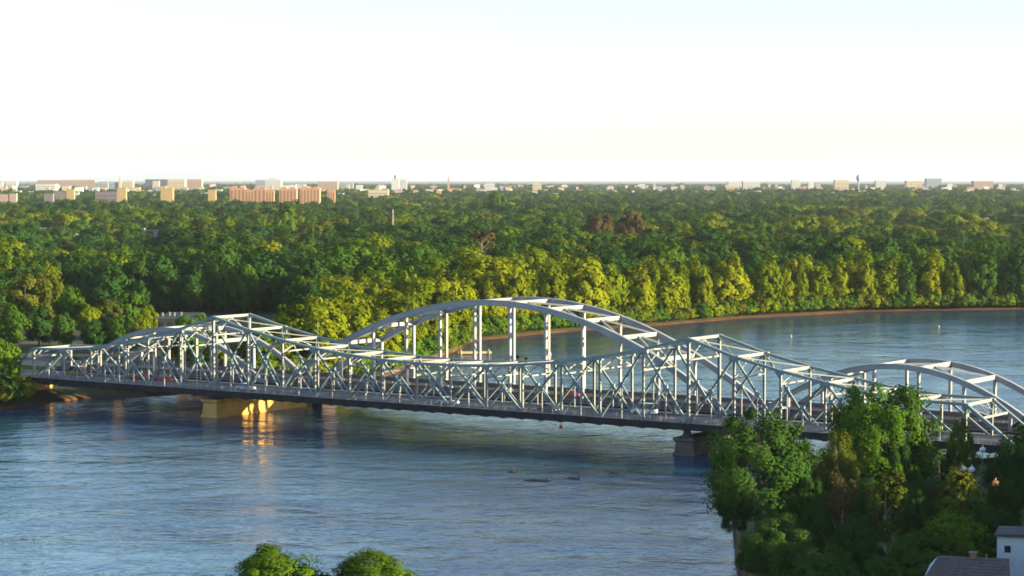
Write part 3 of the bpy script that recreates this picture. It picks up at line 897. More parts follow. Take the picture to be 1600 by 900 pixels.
# hand-placed trees round the village clearing at the left
LT = [(6, 532, 520, 'broad', 'leaf_mid', 'low leafy tree at the left edge beside the left truss portal'),
      (-22, 545, 512, 'broad', 'leaf_deep', 'dark tree cut by the left edge beside the truss portal'),
      (40, 428, 730, 'broad', 'leaf_olive', 'tall olive-green tree at the top left of the sunlit village clump'),
      (78, 424, 735, 'broad', 'leaf_olive', 'tallest olive-green tree crowning the sunlit village clump'),
      (112, 448, 715, 'broad', 'leaf_mid', 'green tree stepping down right of the tallest village tree'),
      (140, 478, 690, 'broad', 'leaf_yellow', 'yellow-green tree low in the middle of the village clump'),
      (168, 468, 700, 'broad', 'leaf_olive', 'olive-green tree right of centre in the village clump'),
      (205, 455, 705, 'broad', 'leaf_mid', 'tall green tree near the right end of the village clump'),
      (232, 478, 690, 'broad', 'leaf_yellow', 'yellow-green tree at the right end of the village clump'),
      (182, 498, 640, 'broad', 'leaf_mid', 'low front tree in the village clump above the left truss'),
      (222, 494, 640, 'broad', 'leaf_yellow', 'low bright tree in the village clump beside the grey roof'),
      (146, 500, 640, 'broad', 'leaf_deep', 'low dark tree in the front of the village clump'),
      (60, 478, 670, 'broad', 'leaf_deep', 'dark tree in front of the tallest village tree'),
      (98, 488, 660, 'broad', 'leaf_deep', 'dark low tree left of centre in the village clump'),
      (20, 476, 660, 'broad', 'leaf_mid', 'green tree in the left front of the village clump'),
      (332, 522, 620, 'broad', 'leaf_yellow', 'yellow-green tree seen through the left truss peak'),
      (405, 530, 610, 'broad', 'leaf_yellow', 'bright tree seen through truss just right of the left peak'),
      (262, 540, 610, 'broad', 'leaf_mid', 'small green tree seen through the rising left truss'),
      (482, 494, 640, 'broad', 'leaf_yellow', 'rounded bright tree where the truss dips before the great arch rises'),
      (120, 560, 575, 'shrub', 'leaf_deep', 'dark shrub seen through the low left truss'),
      (168, 556, 580, 'shrub', 'leaf_mid', 'green shrub seen through the truss left of the rise'),
      (218, 560, 580, 'shrub', 'leaf_deep', 'dark shrub seen through the rising left truss'),
      (82, 562, 570, 'shrub', 'leaf_mid', 'green shrub right behind the left portal'),
      (360, 556, 590, 'shrub', 'leaf_yellow', 'bright shrub behind the truss below the left peak'),
      (440, 556, 590, 'shrub', 'leaf_mid', 'green shrub behind the truss right of the left peak')]
for i, (p_, ty, D, key, leaf, lb) in enumerate(LT):
    tree('shrub' if key == 'shrub' else 'broadleaf_tree', key, i, (at_depth(p_, D), D, 2.1), z_at(ty, D) - 2.1, leaf, lb, 'village trees at the left', rz=i * 1.3, wide=1.0 if key == 'broad' else 1.3, cat='shrub' if key == 'shrub' else 'tree')
# a few odd trees that stand out of the canopy
ODD = [(752, 352, 1010, 'dead', 'leaf_brown', 1.0, 'reddish half-dead tree rising above the canopy over the great arch'),
       (762, 358, 1015, 'dead', 'leaf_brown', 0.8, 'thin bare tree just right of the reddish half-dead tree'),
       (985, 328, 1450, 'broad', 'leaf_brown', 0.8, 'broad brown-leaved tree right of the pair in the middle forest'),
       (938, 330, 1430, 'broad', 'leaf_brown', 0.9, 'brown-leaved tree left of the broad brown one in the forest'),
       (446, 318, 1650, 'broad', 'leaf_mid', 0.8, 'tall round tree standing above the forest below the orange apartments'),
       (360, 340, 1600, 'broad', 'leaf_yellow', 1.0, 'broad round bright tree in the forest left of the tall round tree'),
       (776, 302, 2500, 'broad', 'leaf_mid', 1.1, 'large tree mound on the skyline of forest above the great arch')]
for i, (p_, ty, D, key, leaf, wd, lb) in enumerate(ODD):
    tree('forest_tree', key, i, (at_depth(p_, D), D, 2.2), z_at(ty, D) - 2.2, leaf, lb, None, rz=i * 0.9, wide=wd)

# the rest of the wood, which reads as one mass
def mass_proto(key, i, leaf, nm):
    cm, tm, h0 = PROTO[key][i]
    me = cm.copy()
    bm = bmesh.new(); bm.from_mesh(me)
    k = len(bm.verts)
    bm.from_mesh(tm)
    for f in bm.faces:
        f.material_index = 1 if f.verts[0].index >= k or f.verts[0].index < 0 else 0
    bm.verts.index_update()
    for f in bm.faces:
        f.material_index = 1 if f.verts[0].index >= k else 0
    bm.to_mesh(me); bm.free()
    me.materials.clear()
    me.materials.append(M[leaf]); me.materials.append(M['bark'])
    o = bpy.data.objects.new(nm, me)
    o.scale = (1 / h0, 1 / h0, 1 / h0)
    return o, h0
def instancer(name, idx, col, count):
    n = len(idx)
    me = bpy.data.meshes.new(name)
    me.vertices.add(n)
    co = np.stack([fx[idx], fy[idx], np.interp(fy[idx], [3500, 5000, 7000], [1.9, 8.6, 16.6])], 1)
    me.vertices.foreach_set('co', co.ravel())
    at = me.attributes.new('tree_height', 'FLOAT', 'POINT'); at.data.foreach_set('value', fh[idx].astype(np.float32))
    wd = np.where(fy[idx] > 5200, 1.8, np.where(fy[idx] > 2500, 1.4, np.where(fy[idx] > 1100, 1.48, 1.12))) * rng.uniform(0.8, 1.45, n)
    at = me.attributes.new('tree_width', 'FLOAT', 'POINT'); at.data.foreach_set('value', wd.astype(np.float32))
    at = me.attributes.new('turn', 'FLOAT', 'POINT'); at.data.foreach_set('value', rng.uniform(0, 6.28, n).astype(np.float32))
    pick = leaf_of[idx] * 6 + fk[idx] * 3 + rng.integers(0, 3, n)
    at = me.attributes.new('pick', 'INT', 'POINT'); at.data.foreach_set('value', pick.astype(np.int32))
    o = put(name, me)
    o['kind'] = 'stuff'
    ng = bpy.data.node_groups.new(name, 'GeometryNodeTree')
    ng.interface.new_socket('Geometry', in_out='INPUT', socket_type='NodeSocketGeometry')
    ng.interface.new_socket('Geometry', in_out='OUTPUT', socket_type='NodeSocketGeometry')
    N = ng.nodes
    gi, go = N.new('NodeGroupInput'), N.new('NodeGroupOutput')
    ci = N.new('GeometryNodeCollectionInfo')
    ci.inputs['Collection'].default_value = col
    ci.inputs['Separate Children'].default_value = True
    ci.inputs['Reset Children'].default_value = False
    ip = N.new('GeometryNodeInstanceOnPoints')
    ip.inputs['Pick Instance'].default_value = True
    def att(nm, ty):
        a = N.new('GeometryNodeInputNamedAttribute'); a.data_type = ty; a.inputs['Name'].default_value = nm
        return a.outputs['Attribute']
    cx = N.new('ShaderNodeCombineXYZ'); cr = N.new('ShaderNodeCombineXYZ')
    L = ng.links
    mu = N.new('ShaderNodeMath'); mu.operation = 'MULTIPLY'
    h = att('tree_height', 'FLOAT')
    L.new(h, mu.inputs[0]); L.new(att('tree_width', 'FLOAT'), mu.inputs[1])
    L.new(mu.outputs[0], cx.inputs[0]); L.new(mu.outputs[0], cx.inputs[1]); L.new(h, cx.inputs[2])
    L.new(att('turn', 'FLOAT'), cr.inputs[2])
    L.new(gi.outputs[0], ip.inputs['Points'])
    L.new(ci.outputs[0], ip.inputs['Instance'])
    L.new(att('pick', 'INT'), ip.inputs['Instance Index'])
    L.new(cr.outputs[0], ip.inputs['Rotation'])
    L.new(cx.outputs[0], ip.inputs['Scale'])
    L.new(ip.outputs[0], go.inputs[0])
    md = o.modifiers.new('scatter', 'NODES'); md.node_group = ng
    return o
mcol = bpy.data.collections.new('wood_sources')
n_ = 0
for lf in LEAVES:
    for key in ('poplar', 'broad'):
        for i in range(3):
            o, _ = mass_proto(key, i, lf, f'wood_tree_{n_:02d}')
            mcol.objects.link(o)
            n_ += 1
rest = np.where(~single)[0]
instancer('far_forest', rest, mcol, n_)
# undergrowth right along the far waterline
ucol = bpy.data.collections.new('undergrowth_sources')
for lf in LEAVES:
    for key in ('poplar', 'broad'):
        for i in range(3):
            o, _ = mass_proto('shrub', i % 2, lf, f'undergrowth_{len(ucol.objects):02d}')
            ucol.objects.link(o)
n0 = 1500
sx = rng.uniform(-125, 330, n0)
sy = shore_y(far_line, sx) + np.abs(rng.normal(0, 4.5, n0)) + np.where(sx > 120, -0.9, -0.3)
fx, fy = sx, sy
fh = rng.uniform(2.0, 5.0, n0)
fk = np.zeros(n0, int)
leaf_of = rng.choice([0, 1, 1, 2, 3], n0)
c, s_ = math.cos(TH), math.sin(TH)
u, v = (fx - BO.x) * c + (fy - BO.y) * s_, -(fx - BO.x) * s_ + (fy - BO.y) * c
instancer('bank_undergrowth', np.where(~((v > -6) & (v < 47)))[0], ucol, 24)
# rows of trees added right of the view, placed and sized to shade the slope
wx, wy, wh = [], [], []
for (ax, ay), (bx_, by_) in (((60, 222), (96, 372)), ((68, 220), (105, 370)), ((78, 216), (116, 366)), ((90, 212), (130, 360))):
    for k in range(22):
        t = (k + rng.uniform(-.3, .3)) / 21
        wx.append(ax + (bx_ - ax) * t); wy.append(ay + (by_ - ay) * t); wh.append(rng.uniform(15, 19.5))
fx, fy, fh = np.array(wx), np.array(wy), np.array(wh)
fk = rng.integers(0, 2, len(fx)); leaf_of = rng.choice([1, 2, 2], len(fx))
keep = np.where(fx > (808 / FPX) * fy + 9.5)[0]
instancer('added_shade_wood', keep, mcol, n_)

# ------------------------------------------------------------------ buildings
BM = {}
def bmat(col):
    key = tuple(round(c, 3) for c in col)
    if key not in BM:
        BM[key] = mat('facade', key, 0.8, 0.08, scale=0.12)
    return BM[key]
WHITE, CREAM, YEL, PINK, ORNG, BLUEG, MAUVE, DARKB, REDB = (0.42, 0.43, 0.44), (0.42, 0.36, 0.27), (0.34, 0.25, 0.12), (0.32, 0.24, 0.21), (0.40, 0.235, 0.15), (0.22, 0.26, 0.31), (0.15, 0.13, 0.15), (0.08, 0.10, 0.14), (0.22, 0.09, 0.07)
def building(name, px0, px1, ytop, D, col, label, cat='building', group=None, win=0, roofc=None, extra=None, depth=None, gz=None, turn=0.0, hip=False):
    x0, x1 = at_depth(px0, D), at_depth(px1, D)
    zt = z_at(ytop, D)
    gz = ground_z(D) if gz is None else gz
    h, w = zt - gz, x1 - x0
    dp = depth or max(8.0, min(w * 0.7, 40))
    t = thing(name, label, cat, ((x0 + x1) / 2, D, gz), turn, group)
    wall = MB().box(-w/2, w/2, 0, dp, -1.0, h).build('wall', bmat(col), t)
    rm = roofc or M['roofdark']
    if hip:
        o, rh = 0.5, min(w, dp) * 0.28
        MB().add([(-w/2-o, -o, h+.01), (w/2+o, -o, h+.01), (w/2+o, dp+o, h+.01), (-w/2-o, dp+o, h+.01), (-w/2+w*.28, dp/2, h+rh), (w/2-w*.28, dp/2, h+rh)],
                 [(0,1,5,4),(1,2,5),(2,3,4,5),(3,0,4),(0,3,2,1)]).build('roof', rm, t)
    else:
        MB().box(-w/2 - .3, w/2 + .3, -.3, dp + .3, h + .01, h + 0.7).build('roof', rm if roofc else bmat([c * 0.9 for c in col]), t)
    if not win and w > 22:               # storeys: bands of glazing a little proud of the wall
        nb = max(2, min(5, int(h / 7)))
        for k in range(nb):
            zb_ = h * (0.30 + 0.62 * k / nb)
            MB().box(-w/2 + 1.0, w/2 - 1.0, -0.25, 0.2, zb_, zb_ + h * 0.24 / nb).build('window_band', bmat([q * 0.62 for q in col]), t)
    for k in range(win):                 # window columns
        wx = -w/2 + w * (k + 0.5) / win
        ww = w / win * 0.26
        MB().box(wx - ww, wx + ww, -0.12, 0.3, h * 0.12, h * 0.93).build('window_strip', M['glass'] if D < 2000 else bmat([q * 0.55 for q in col]), t)
    if extra:
        for (a, b, zz, c) in extra:      # blocks on the roof, as fractions of the width, height in px
            eh = zz * D / FPX
            MB().box(-w/2 + a * w, -w/2 + b * w, dp * 0.2, dp * 0.8, h + 0.71, h + 0.71 + eh).build('penthouse', bmat(c), t)
    return t
CITY = [
 (-2, 6, 285, 7000, WHITE, 'small white block on the skyline at the left edge'),
 (10, 28, 283, 7600, WHITE, 'low white building on the skyline near the left edge'),
 (57, 88, 288, 6400, WHITE, 'bright white low hall on the left skyline'),
 (60, 150, 281.5, 7300, PINK, 'long pinkish slab building on the left skyline above the white hall'),
 (150, 170, 285, 6900, BLUEG, 'bluish grey block right of the long pinkish slab'),
 (171, 186, 285, 6500, BLUEG, 'bluish block left of the skyline church spire'),
 (192, 209, 283, 6300, CREAM, 'cream block right of the skyline church spire'),
 (228, 263, 280.5, 7600, DARKB, 'dark blue slab on the skyline left of the big cream block'),
 (240, 250, 283, 6800, CREAM, 'narrow cream tower in front of the dark blue slab'),
 (264, 290, 280.5, 6500, CREAM, 'big cream block on the left skyline'),
 (290, 316, 280.5, 6600, PINK, 'pinkish block joined to the right of the big cream block'),
 (86, 104, 299, 3600, MAUVE, 'dark mauve apartment block left of a yellow one'),
 (105, 117, 296, 3600, YEL, 'yellow apartment end left of the long mauve block'),
 (150, 184, 300, 3500, MAUVE, 'long mauve block beside the taller yellow building'),
 (184, 198, 294, 3500, YEL, 'taller yellow building below the church spire'),
 (252, 271, 295, 3500, YEL, 'yellow stepped building below the big cream block'),
 (0, 14, 304, 3300, PINK, 'pinkish low block at the left edge above the forest'),
 (16, 27, 303, 3300, PINK, 'small pink block second from the left edge above the forest'),
 (70, 84, 303, 3400, MAUVE, 'small mauve block left of the yellow apartment end'),
 (326, 338, 297, 3500, YEL, 'small yellow block left of the orange apartments'),
 (400, 415, 281.5, 6800, BLUEG, 'bluish slab left of the white tower block'),
 (415, 440, 280, 6600, WHITE, 'white tower block with rooftop plant above the orange apartments'),
 (441, 463, 289, 6300, WHITE, 'low white roof right of the white tower block'),
 (497, 528, 284, 6600, PINK, 'pinkish wide block on the skyline right of the orange apartments'),
 (529, 552, 286, 6900, BLUEG, 'grey block right of the pinkish wide block'),
 (576, 607, 297, 4000, CREAM, 'low cream building on the edge of the forest left of the skyline tower'),
 (624, 636, 280, 6900, WHITE, 'white block right of the grey-topped skyline tower'),
 (757, 773, 287, 6000, WHITE, 'small white hall on the skyline above the great arch'),
 (832, 846, 286, 6000, CREAM, 'cream tower block right of the small white hall'),
 (1137, 1158, 284, 6800, WHITE, 'left of two white halls on the skyline over the right truss'),
 (1160, 1186, 283.5, 6800, WHITE, 'right of two white halls on the skyline over the right truss'),
 (1236, 1250, 282, 7000, WHITE, 'white block on the skyline left of the two-tone block'),
 (1262, 1271, 285.5, 6500, WHITE, 'small white block just left of the two-tone block'),
 (1303, 1325, 282, 6400, CREAM, 'two-tone cream and white block left of the water tower'),
 (1367, 1383, 282, 7200, WHITE, 'white block on the skyline right of the water tower'),
 (1415, 1440, 282.5, 7000, CREAM, 'cream wide block on the right skyline'),
 (1446, 1470, 279, 7800, BLUEG, 'bluish mound-like block on the right skyline'),
 (1520, 1550, 283, 6900, PINK, 'pale pink wide block near the right end of the skyline'),
]
for (a, b, yt, D, c, lb) in CITY:
    ex = None
    if 'tower block with' in lb:
        ex = [(0.2, 0.75, 3.0, WHITE)]
    if 'stepped' in lb:
        ex = [(0.0, 0.4, 3.0, YEL)]
    if 'two-tone' in lb:
        ex = [(0.0, 1.0, 1.2, WHITE)]
    building('city_building', a, b, yt, D, c, lb, 'building', 'city skyline buildings', win=0, extra=ex)
ORANGE = [(360, 384, 294, 3350, 'leftmost of the orange brick apartment blocks'), (384, 397, 297, 3300, 'low orange block second from the left of the row'),
          (397, 416, 294.5, 3300, 'orange apartment block with a pale front, third of the row'), (416, 429, 298, 3250, 'low orange block in the middle of the row'),
          (437, 464, 295, 3300, 'broad orange apartment block right of the gap'), (469, 500, 294, 3250, 'large orange apartment block at the right of the row'),
          (512, 524, 298, 3400, 'small orange and white block right of the apartment row')]
for a, b, yt, D, lb in ORANGE:
    building('apartment_block', a, b, yt, D, ORNG, lb, 'apartment block', 'orange brick apartments', win=max(3, int((b - a) / 5)), extra=[(0.1, 0.4, 2.0, ORNG), (0.65, 0.9, 1.4, PINK)])
# spires, masts and the water tower
def spire(px, ytop, D, w, col, label, name='church_spire'):
    gz = ground_z(D)
    zt = z_at(ytop, D) - gz
    t = thing(name, label, 'church tower', (at_depth(px, D), D, gz))
    MB().box(-w/2, w/2, -w/2, w/2, -1, zt * 0.6).build('tower', bmat(col), t)
    MB().add([(-w/2, -w/2, zt*.6+.02), (w/2, -w/2, zt*.6+.02), (w/2, w/2, zt*.6+.02), (-w/2, w/2, zt*.6+.02), (0, 0, zt)], [(0,1,4),(1,2,4),(2,3,4),(3,0,4),(0,3,2,1)]).build('steeple', bmat([c * .9 for c in col]), t)
spire(189, 272, 6500, 7, CREAM, 'slim cream church spire on the left skyline')
spire(701, 273, 6500, 6, PINK, 'slim pale pink spire on the skyline above the great arch')
spire(1022, 284, 5200, 6, WHITE, 'white slim tower at the forest edge right of the skyline centre')
def mast(px, ytop, D, w, label, col):
    gz = ground_z(D)
    zt = z_at(ytop, D) - gz
    t = thing('lattice_mast', label, 'mast', (at_depth(px, D), D, gz), 0, 'masts above the trees')
    for sx, sy in ((-1, -1), (1, -1), (1, 1), (-1, 1)):
        MB().beam((sx * w, sy * w, -1), (sx * w * 0.25, sy * w * 0.25, zt), 0.14 + D / 40000, 0.14 + D / 40000).build('mast_leg', bmat(col), t)
    br = MB()
    nb = 10
    for k in range(nb):
        z0, z1 = zt * k / nb, zt * (k + 1) / nb
        w0, w1 = w * (1 - .75 * k / nb), w * (1 - .75 * (k + 1) / nb)
        for (a, b) in (((-1, -1), (1, -1)), ((1, -1), (1, 1)), ((1, 1), (-1, 1)), ((-1, 1), (-1, -1))):
            br.beam((a[0]*w0, a[1]*w0, z0), (b[0]*w1, b[1]*w1, z1), 0.08 + D / 60000, 0.08 + D / 60000)
    o = br.build('mast_lacing', bmat(col), t); o['kind'] = 'stuff'
mast(614.5, 327, 1500, 0.8, 'pale slim lattice mast rising from the forest above the great arch', (0.55, 0.50, 0.42))
mast(791, 272, 7000, 3, 'faint lattice mast on the skyline right of the pink spire', (0.35, 0.36, 0.38))
mast(839, 271, 7000, 3, 'faint lattice mast on the skyline over the cream tower block', (0.35, 0.36, 0.38))
mast(1051, 271, 6500, 4, 'grey lattice mast on the skyline over the right end of great arch', (0.35, 0.34, 0.33))
def tower(px, ytop, D):
    gz = ground_z(D)
    zt = z_at(ytop, D) - gz
    t = thing('grain_tower', 'white skyline tower with a grey domed top above the great arch', 'tower', (at_depth(px, D), D, gz))
    MB().box(-11, 11, 0, 18, -1, zt * 0.78).build('tower_body', bmat(WHITE), t)
    MB().lathe((1, 9, zt * 0.78 + 0.01), [(5, 0), (5, zt * 0.13), (3.8, zt * 0.18), (0.3, zt * 0.22)], 12).build('tower_top', bmat(BLUEG), t)
tower(618, 273, 6500)
def water_tower(px, ytop, D):
    gz = ground_z(D)
    zt = z_at(ytop, D) - gz
    t = thing('water_tower', 'pale domed water tower on the right skyline', 'water tower', (at_depth(px, D), D, gz))
    MB().lathe((0, 0, -1), [(3.0, 0), (2.2, zt * 0.35), (2.4, zt * 0.62)], 12).build('shaft', bmat(BLUEG), t)
    MB().lathe((0, 0, zt * 0.62 - 0.98), [(2.4, 0), (6, zt * .09), (7, zt * .2), (5.2, zt * .31), (0.5, zt * .38)], 16).build('tank', bmat(BLUEG), t)
water_tower(1340, 272, 6600)
# small houses among the trees
HOUSES = [(54, 80, 356, 1900, WHITE, 'white flat-roofed house in the forest gap at the left'), (83, 96, 362, 1890, CREAM, 'small cream house right of the white flat-roofed house'),
          (116, 134, 365, 1830, WHITE, 'low white house in the forest gap, left of the cream gable'), (136, 143, 357, 1880, CREAM, 'narrow cream gable house in the forest gap'),
          (144, 160, 364, 1840, PINK, 'low pink house right of the narrow cream gable'), (165, 190, 358.5, 1900, PINK, 'long low pink house in the middle of the forest gap'),
          (215, 226, 356.5, 1900, WHITE, 'small white house left of the long pale-roofed house'), (227, 260, 359, 1890, PINK, 'long low house with a pale roof right in the forest gap'),
          (1338, 1346, 336, 2520, REDB, 'leftmost red-roofed house in the right forest gap'), (1349, 1360, 336, 2530, REDB, 'red-roofed house second in the right forest gap'),
          (1362, 1372, 337, 2520, REDB, 'red-roofed house third in the right forest gap'), (1374, 1384, 336, 2530, REDB, 'red-roofed house fourth in the right forest gap'),
          (1387, 1397, 337, 2520, REDB, 'red-roofed house fifth in the right forest gap'), (1399, 1409, 335, 2530, REDB, 'red-roofed house sixth, tallest in the right forest gap'),
          (1411, 1420, 336, 2520, PINK, 'pale-walled house at the right end of the red roofs'), (1428, 1440, 337.5, 2530, BLUEG, 'bluish house right of the row of red roofs'),
          (1472, 1486, 338, 2530, PINK, 'pink house between the bluish house and the white ones'), (1540, 1565, 340, 2510, WHITE, 'white house in the forest gap near the right edge'),
          (1570, 1592, 338, 2530, WHITE, 'second white house in the forest gap nearest the right edge')]
for (a, b, yt, D, c, lb) in HOUSES:
    building('house', a, b, yt + 1.5, D, c if c != REDB else PINK, lb, 'house', 'houses in the forest gaps', hip=(c in (REDB, CREAM)), win=2, roofc=M['brick'] if c == REDB else None, depth=9)
# tiny far houses of the town
rr_ = random.Random(5)
TOWNC = [WHITE, CREAM, PINK, WHITE, BLUEG, ORNG, (0.66, 0.60, 0.52)]
TOWNW = ['white', 'cream', 'pinkish', 'white', 'bluish', 'orange', 'beige']
town_seen = set()
for k in range(420):
    p_ = rr_.uniform(0, 1600)
    D = rr_.uniform(4300, 8200)
    w = rr_.uniform(3, 13)
    yt = 281 + FPX * (EYE - ground_z(D) - rr_.uniform(12, 21)) / D
    lb = f"tiny {'wide' if w > 8 else 'narrow'} {TOWNW[k % 7]} town building below the skyline {BINS[int(np.abs(binx - p_ - w / 2).argmin())][1]}"
    if lb in town_seen:
        continue
    town_seen.add(lb)
    building('town_house', p_, p_ + w, yt, D, TOWNC[k % 7], lb, 'building', 'tiny town buildings', hip=False, depth=14)

# village buildings behind the left truss
vb = building('warehouse', 246, 300, 499, 640, (0.035, 0.04, 0.052), 'grey roofed warehouse with roof vents behind the left truss peak', 'warehouse', roofc=mat('grey_metal_roof', (0.055, 0.062, 0.08), 0.95, 0.1, spec=0.05), depth=22, gz=2.1, win=4)  # shade put into the dark bluish wall and roof colours
for k in range(4):
    MB().lathe((-4.2 + k * 1.7, 4 + (k % 2) * 2, z_at(499, 640) - 2.1 + 0.7), [(0.35, 0), (0.35, 0.7), (0.6, 0.8), (0.1, 1.1)], 8).build('roof_vent', M['walk'], vb)
building('village_house', 446, 474, 541, 605, (0.55, 0.64, 0.72), 'pale blue house seen through the truss before the great arch', 'house', 'village houses', hip=True, win=3, depth=9, gz=2.1)
building('village_house', 304, 322, 535, 600, WHITE, 'white house seen through the left truss peak', 'house', 'village houses', hip=True, win=2, depth=9, gz=2.1)
building('village_house', 22, 52, 572, 590, (0.5, 0.55, 0.6), 'grey-blue low house beside the left portal', 'house', 'village houses', hip=True, win=3, depth=9, gz=2.1)
building('village_house', 512, 524, 568, 590, ORNG, 'small orange brick house behind the foot of the great arch', 'house', 'village houses', hip=True, win=2, depth=7, gz=2.1)

# houses bottom right
def white_building():
    D = 262
    t = thing('white_building', 'white flat-roofed building with one dark square window at the lower right', 'building', (at_depth(1562, D), D, 2.5), -R(17))
    zt = z_at(838, D) - 2.5
    w, dp = 9.5, 6.0
    # front wall with a real opening
    wx0, wx1 = 0.85, 1.6
    wz1 = z_at(852, D) - 2.5
    wz0 = z_at(863, D) - 2.5
    f = MB()
    f.box(0, wx0, 0, 0.3, -0.5, zt); f.box(wx1, w, 0, 0.3, -0.5, zt)
    f.box(wx0, wx1, 0, 0.3, -0.5, wz0); f.box(wx0, wx1, 0, 0.3, wz1, zt)
    f.box(0, 0.3, 0.3, dp, -0.5, zt); f.box(w - 0.3, w, 0.3, dp, -0.5, zt); f.box(0.3, w - 0.3, dp - 0.3, dp, -0.5, zt)
    f.build('wall', M['white'], t)
    wi = MB()
    for a in ((wx0, wx1, wz0, wz0 + .07), (wx0, wx1, wz1 - .07, wz1), (wx0, wx0 + .07, wz0 + .07, wz1 - .07), (wx1 - .07, wx1, wz0 + .07, wz1 - .07)):
        wi.box(a[0] + .001, a[1] - .001, 0.05, 0.18, a[2] + .001, a[3] - .001)
    wo_ = wi.build('window', M['roofdark'], t)
    MB().box(wx0 + .07, wx1 - .07, 0.10, 0.13, wz0 + .07, wz1 - .07).build('pane', M['glass'], wo_)
    MB().add([(-0.3, -0.4, zt + .01), (w + .3, -0.4, zt + .01), (w + .3, dp + .3, zt + .01), (-0.3, dp + .3, zt + .01), (-0.3, -0.4, zt + .3), (w + .3, -0.4, zt + .5), (w + .3, dp + .3, zt + .5), (-0.3, dp + .3, zt + .3)],
             [(0,1,5,4),(1,2,6,5),(2,3,7,6),(3,0,4,7),(4,5,6,7),(0,3,2,1)]).build('roof', M['roofdark'], t)
white_building()
def mauve_house():
    D = 244
    t = thing('mauve_roof_house', 'house with a mauve shingle roof and brick chimney at the bottom right', 'house', (at_depth(1446, D), D, 2.5), -R(15))
    zr = z_at(879, D) - 2.5
    ze = zr - 1.9
    w, dp = 9.4, 10.0
    MB().box(0.4, w - 0.4, 0.5, dp - 0.5, -0.5, ze).build('wall', M['brick'], t)
    rows = 8
    for side in (0, 1):                  # shingle courses, each lapping the one below
        for k in range(rows):
            a, b = k / rows, (k + 1) / rows
            y0 = a * dp / 2 if side == 0 else dp - a * dp / 2
            y1 = b * dp / 2 if side == 0 else dp - b * dp / 2
            z0, z1 = ze + (zr - ze) * a, ze + (zr - ze) * b
            xa = 0.0 + a * 1.3; xb = 0.0 + b * 1.3
            q = [(xa, y0, z0 + .09), (w - xa * .3, y0, z0 + .09), (w - xb * .3, y1, z1 + .02), (xb, y1, z1 + .02),
                 (xa, y0, z0), (w - xa * .3, y0, z0), (w - xb * .3, y1, z1 - .06), (xb, y1, z1 - .06)]
            MB().add(q, [(0,1,2,3),(0,4,5,1),(1,5,6,2),(2,6,7,3),(3,7,4,0),(4,7,6,5)]).build('shingle_course', M['roofmauve'], t)
    MB().add([(0, 0, ze), (1.3, dp/2, zr), (0, dp, ze)], [(0, 1, 2)]).build('gable', M['white'], t)
    MB().add([(w, 0, ze), (w - .39, dp/2, zr), (w, dp, ze)], [(0, 1, 2)]).build('gable', M['white'], t)
    cx = (1521 - 1448) / FPX * D
    ch = MB().box(cx - .35, cx + .35, dp/2 - .35, dp/2 + .35, zr - 0.5, zr + 0.45).build('chimney', M['brick'], t)
    MB().box(cx - .45, cx + .45, dp/2 - .45, dp/2 + .45, zr + 0.452, zr + 0.6).build('chimney_cap', M['walk'], ch)
    MB().lathe((cx + 1.5, dp/2 - .6, zr - .15), [(.09, 0), (.09, .5), (.16, .52), (.05, .7)], 8).build('roof_vent', M['walk'], t)
mauve_house()

# ------------------------------------------------------------------ street lamps by the bridge end
def globe_lamp(px, py, D, label, lit=False):
    z = z_at(py, D)
    t = thing('street_lamp', label, 'street lamp', (at_depth(px, D), D, 2.5), 0, 'street lamps by the right bridge end')
    h = z - 2.5
    MB().tube([(0, 0, -0.3), (0, 0, h * 0.5), (0, 0, h - 0.35)], [0.11, 0.08, 0.06], 8).build('pole', M['rail'], t)
    if lit:
        m = bpy.data.materials.new('lamp_glow'); m.use_nodes = True
        p = m.node_tree.nodes['Principled BSDF']
        p.inputs['Base Color'].default_value = (0.9, 0.5, 0.2, 1)
        p.inputs['Emission Color'].default_value = (1.0, 0.50, 0.16, 1)
        p.inputs['Emission Strength'].default_value = 0.3
    else:
        m = M['lamp_white']
    MB().lathe((0, 0, h - 0.4), [(0.12, 0), (0.42, 0.14), (0.52, 0.42), (0.40, 0.70), (0.12, 0.82), (0.05, 1.15)], 12).build('globe', m, t)
globe_lamp(1507, 733, 322, 'street lamp with a white globe, left one of the pair beside the conifer')
globe_lamp(1521, 734, 322, 'street lamp with a white globe, right one of the pair beside the conifer')
globe_lamp(1538, 703, 350, 'street lamp with a white globe, topmost, just below the bridge end')
globe_lamp(1559, 755, 315, 'street lamp glowing orange before the dark trees at right', True)

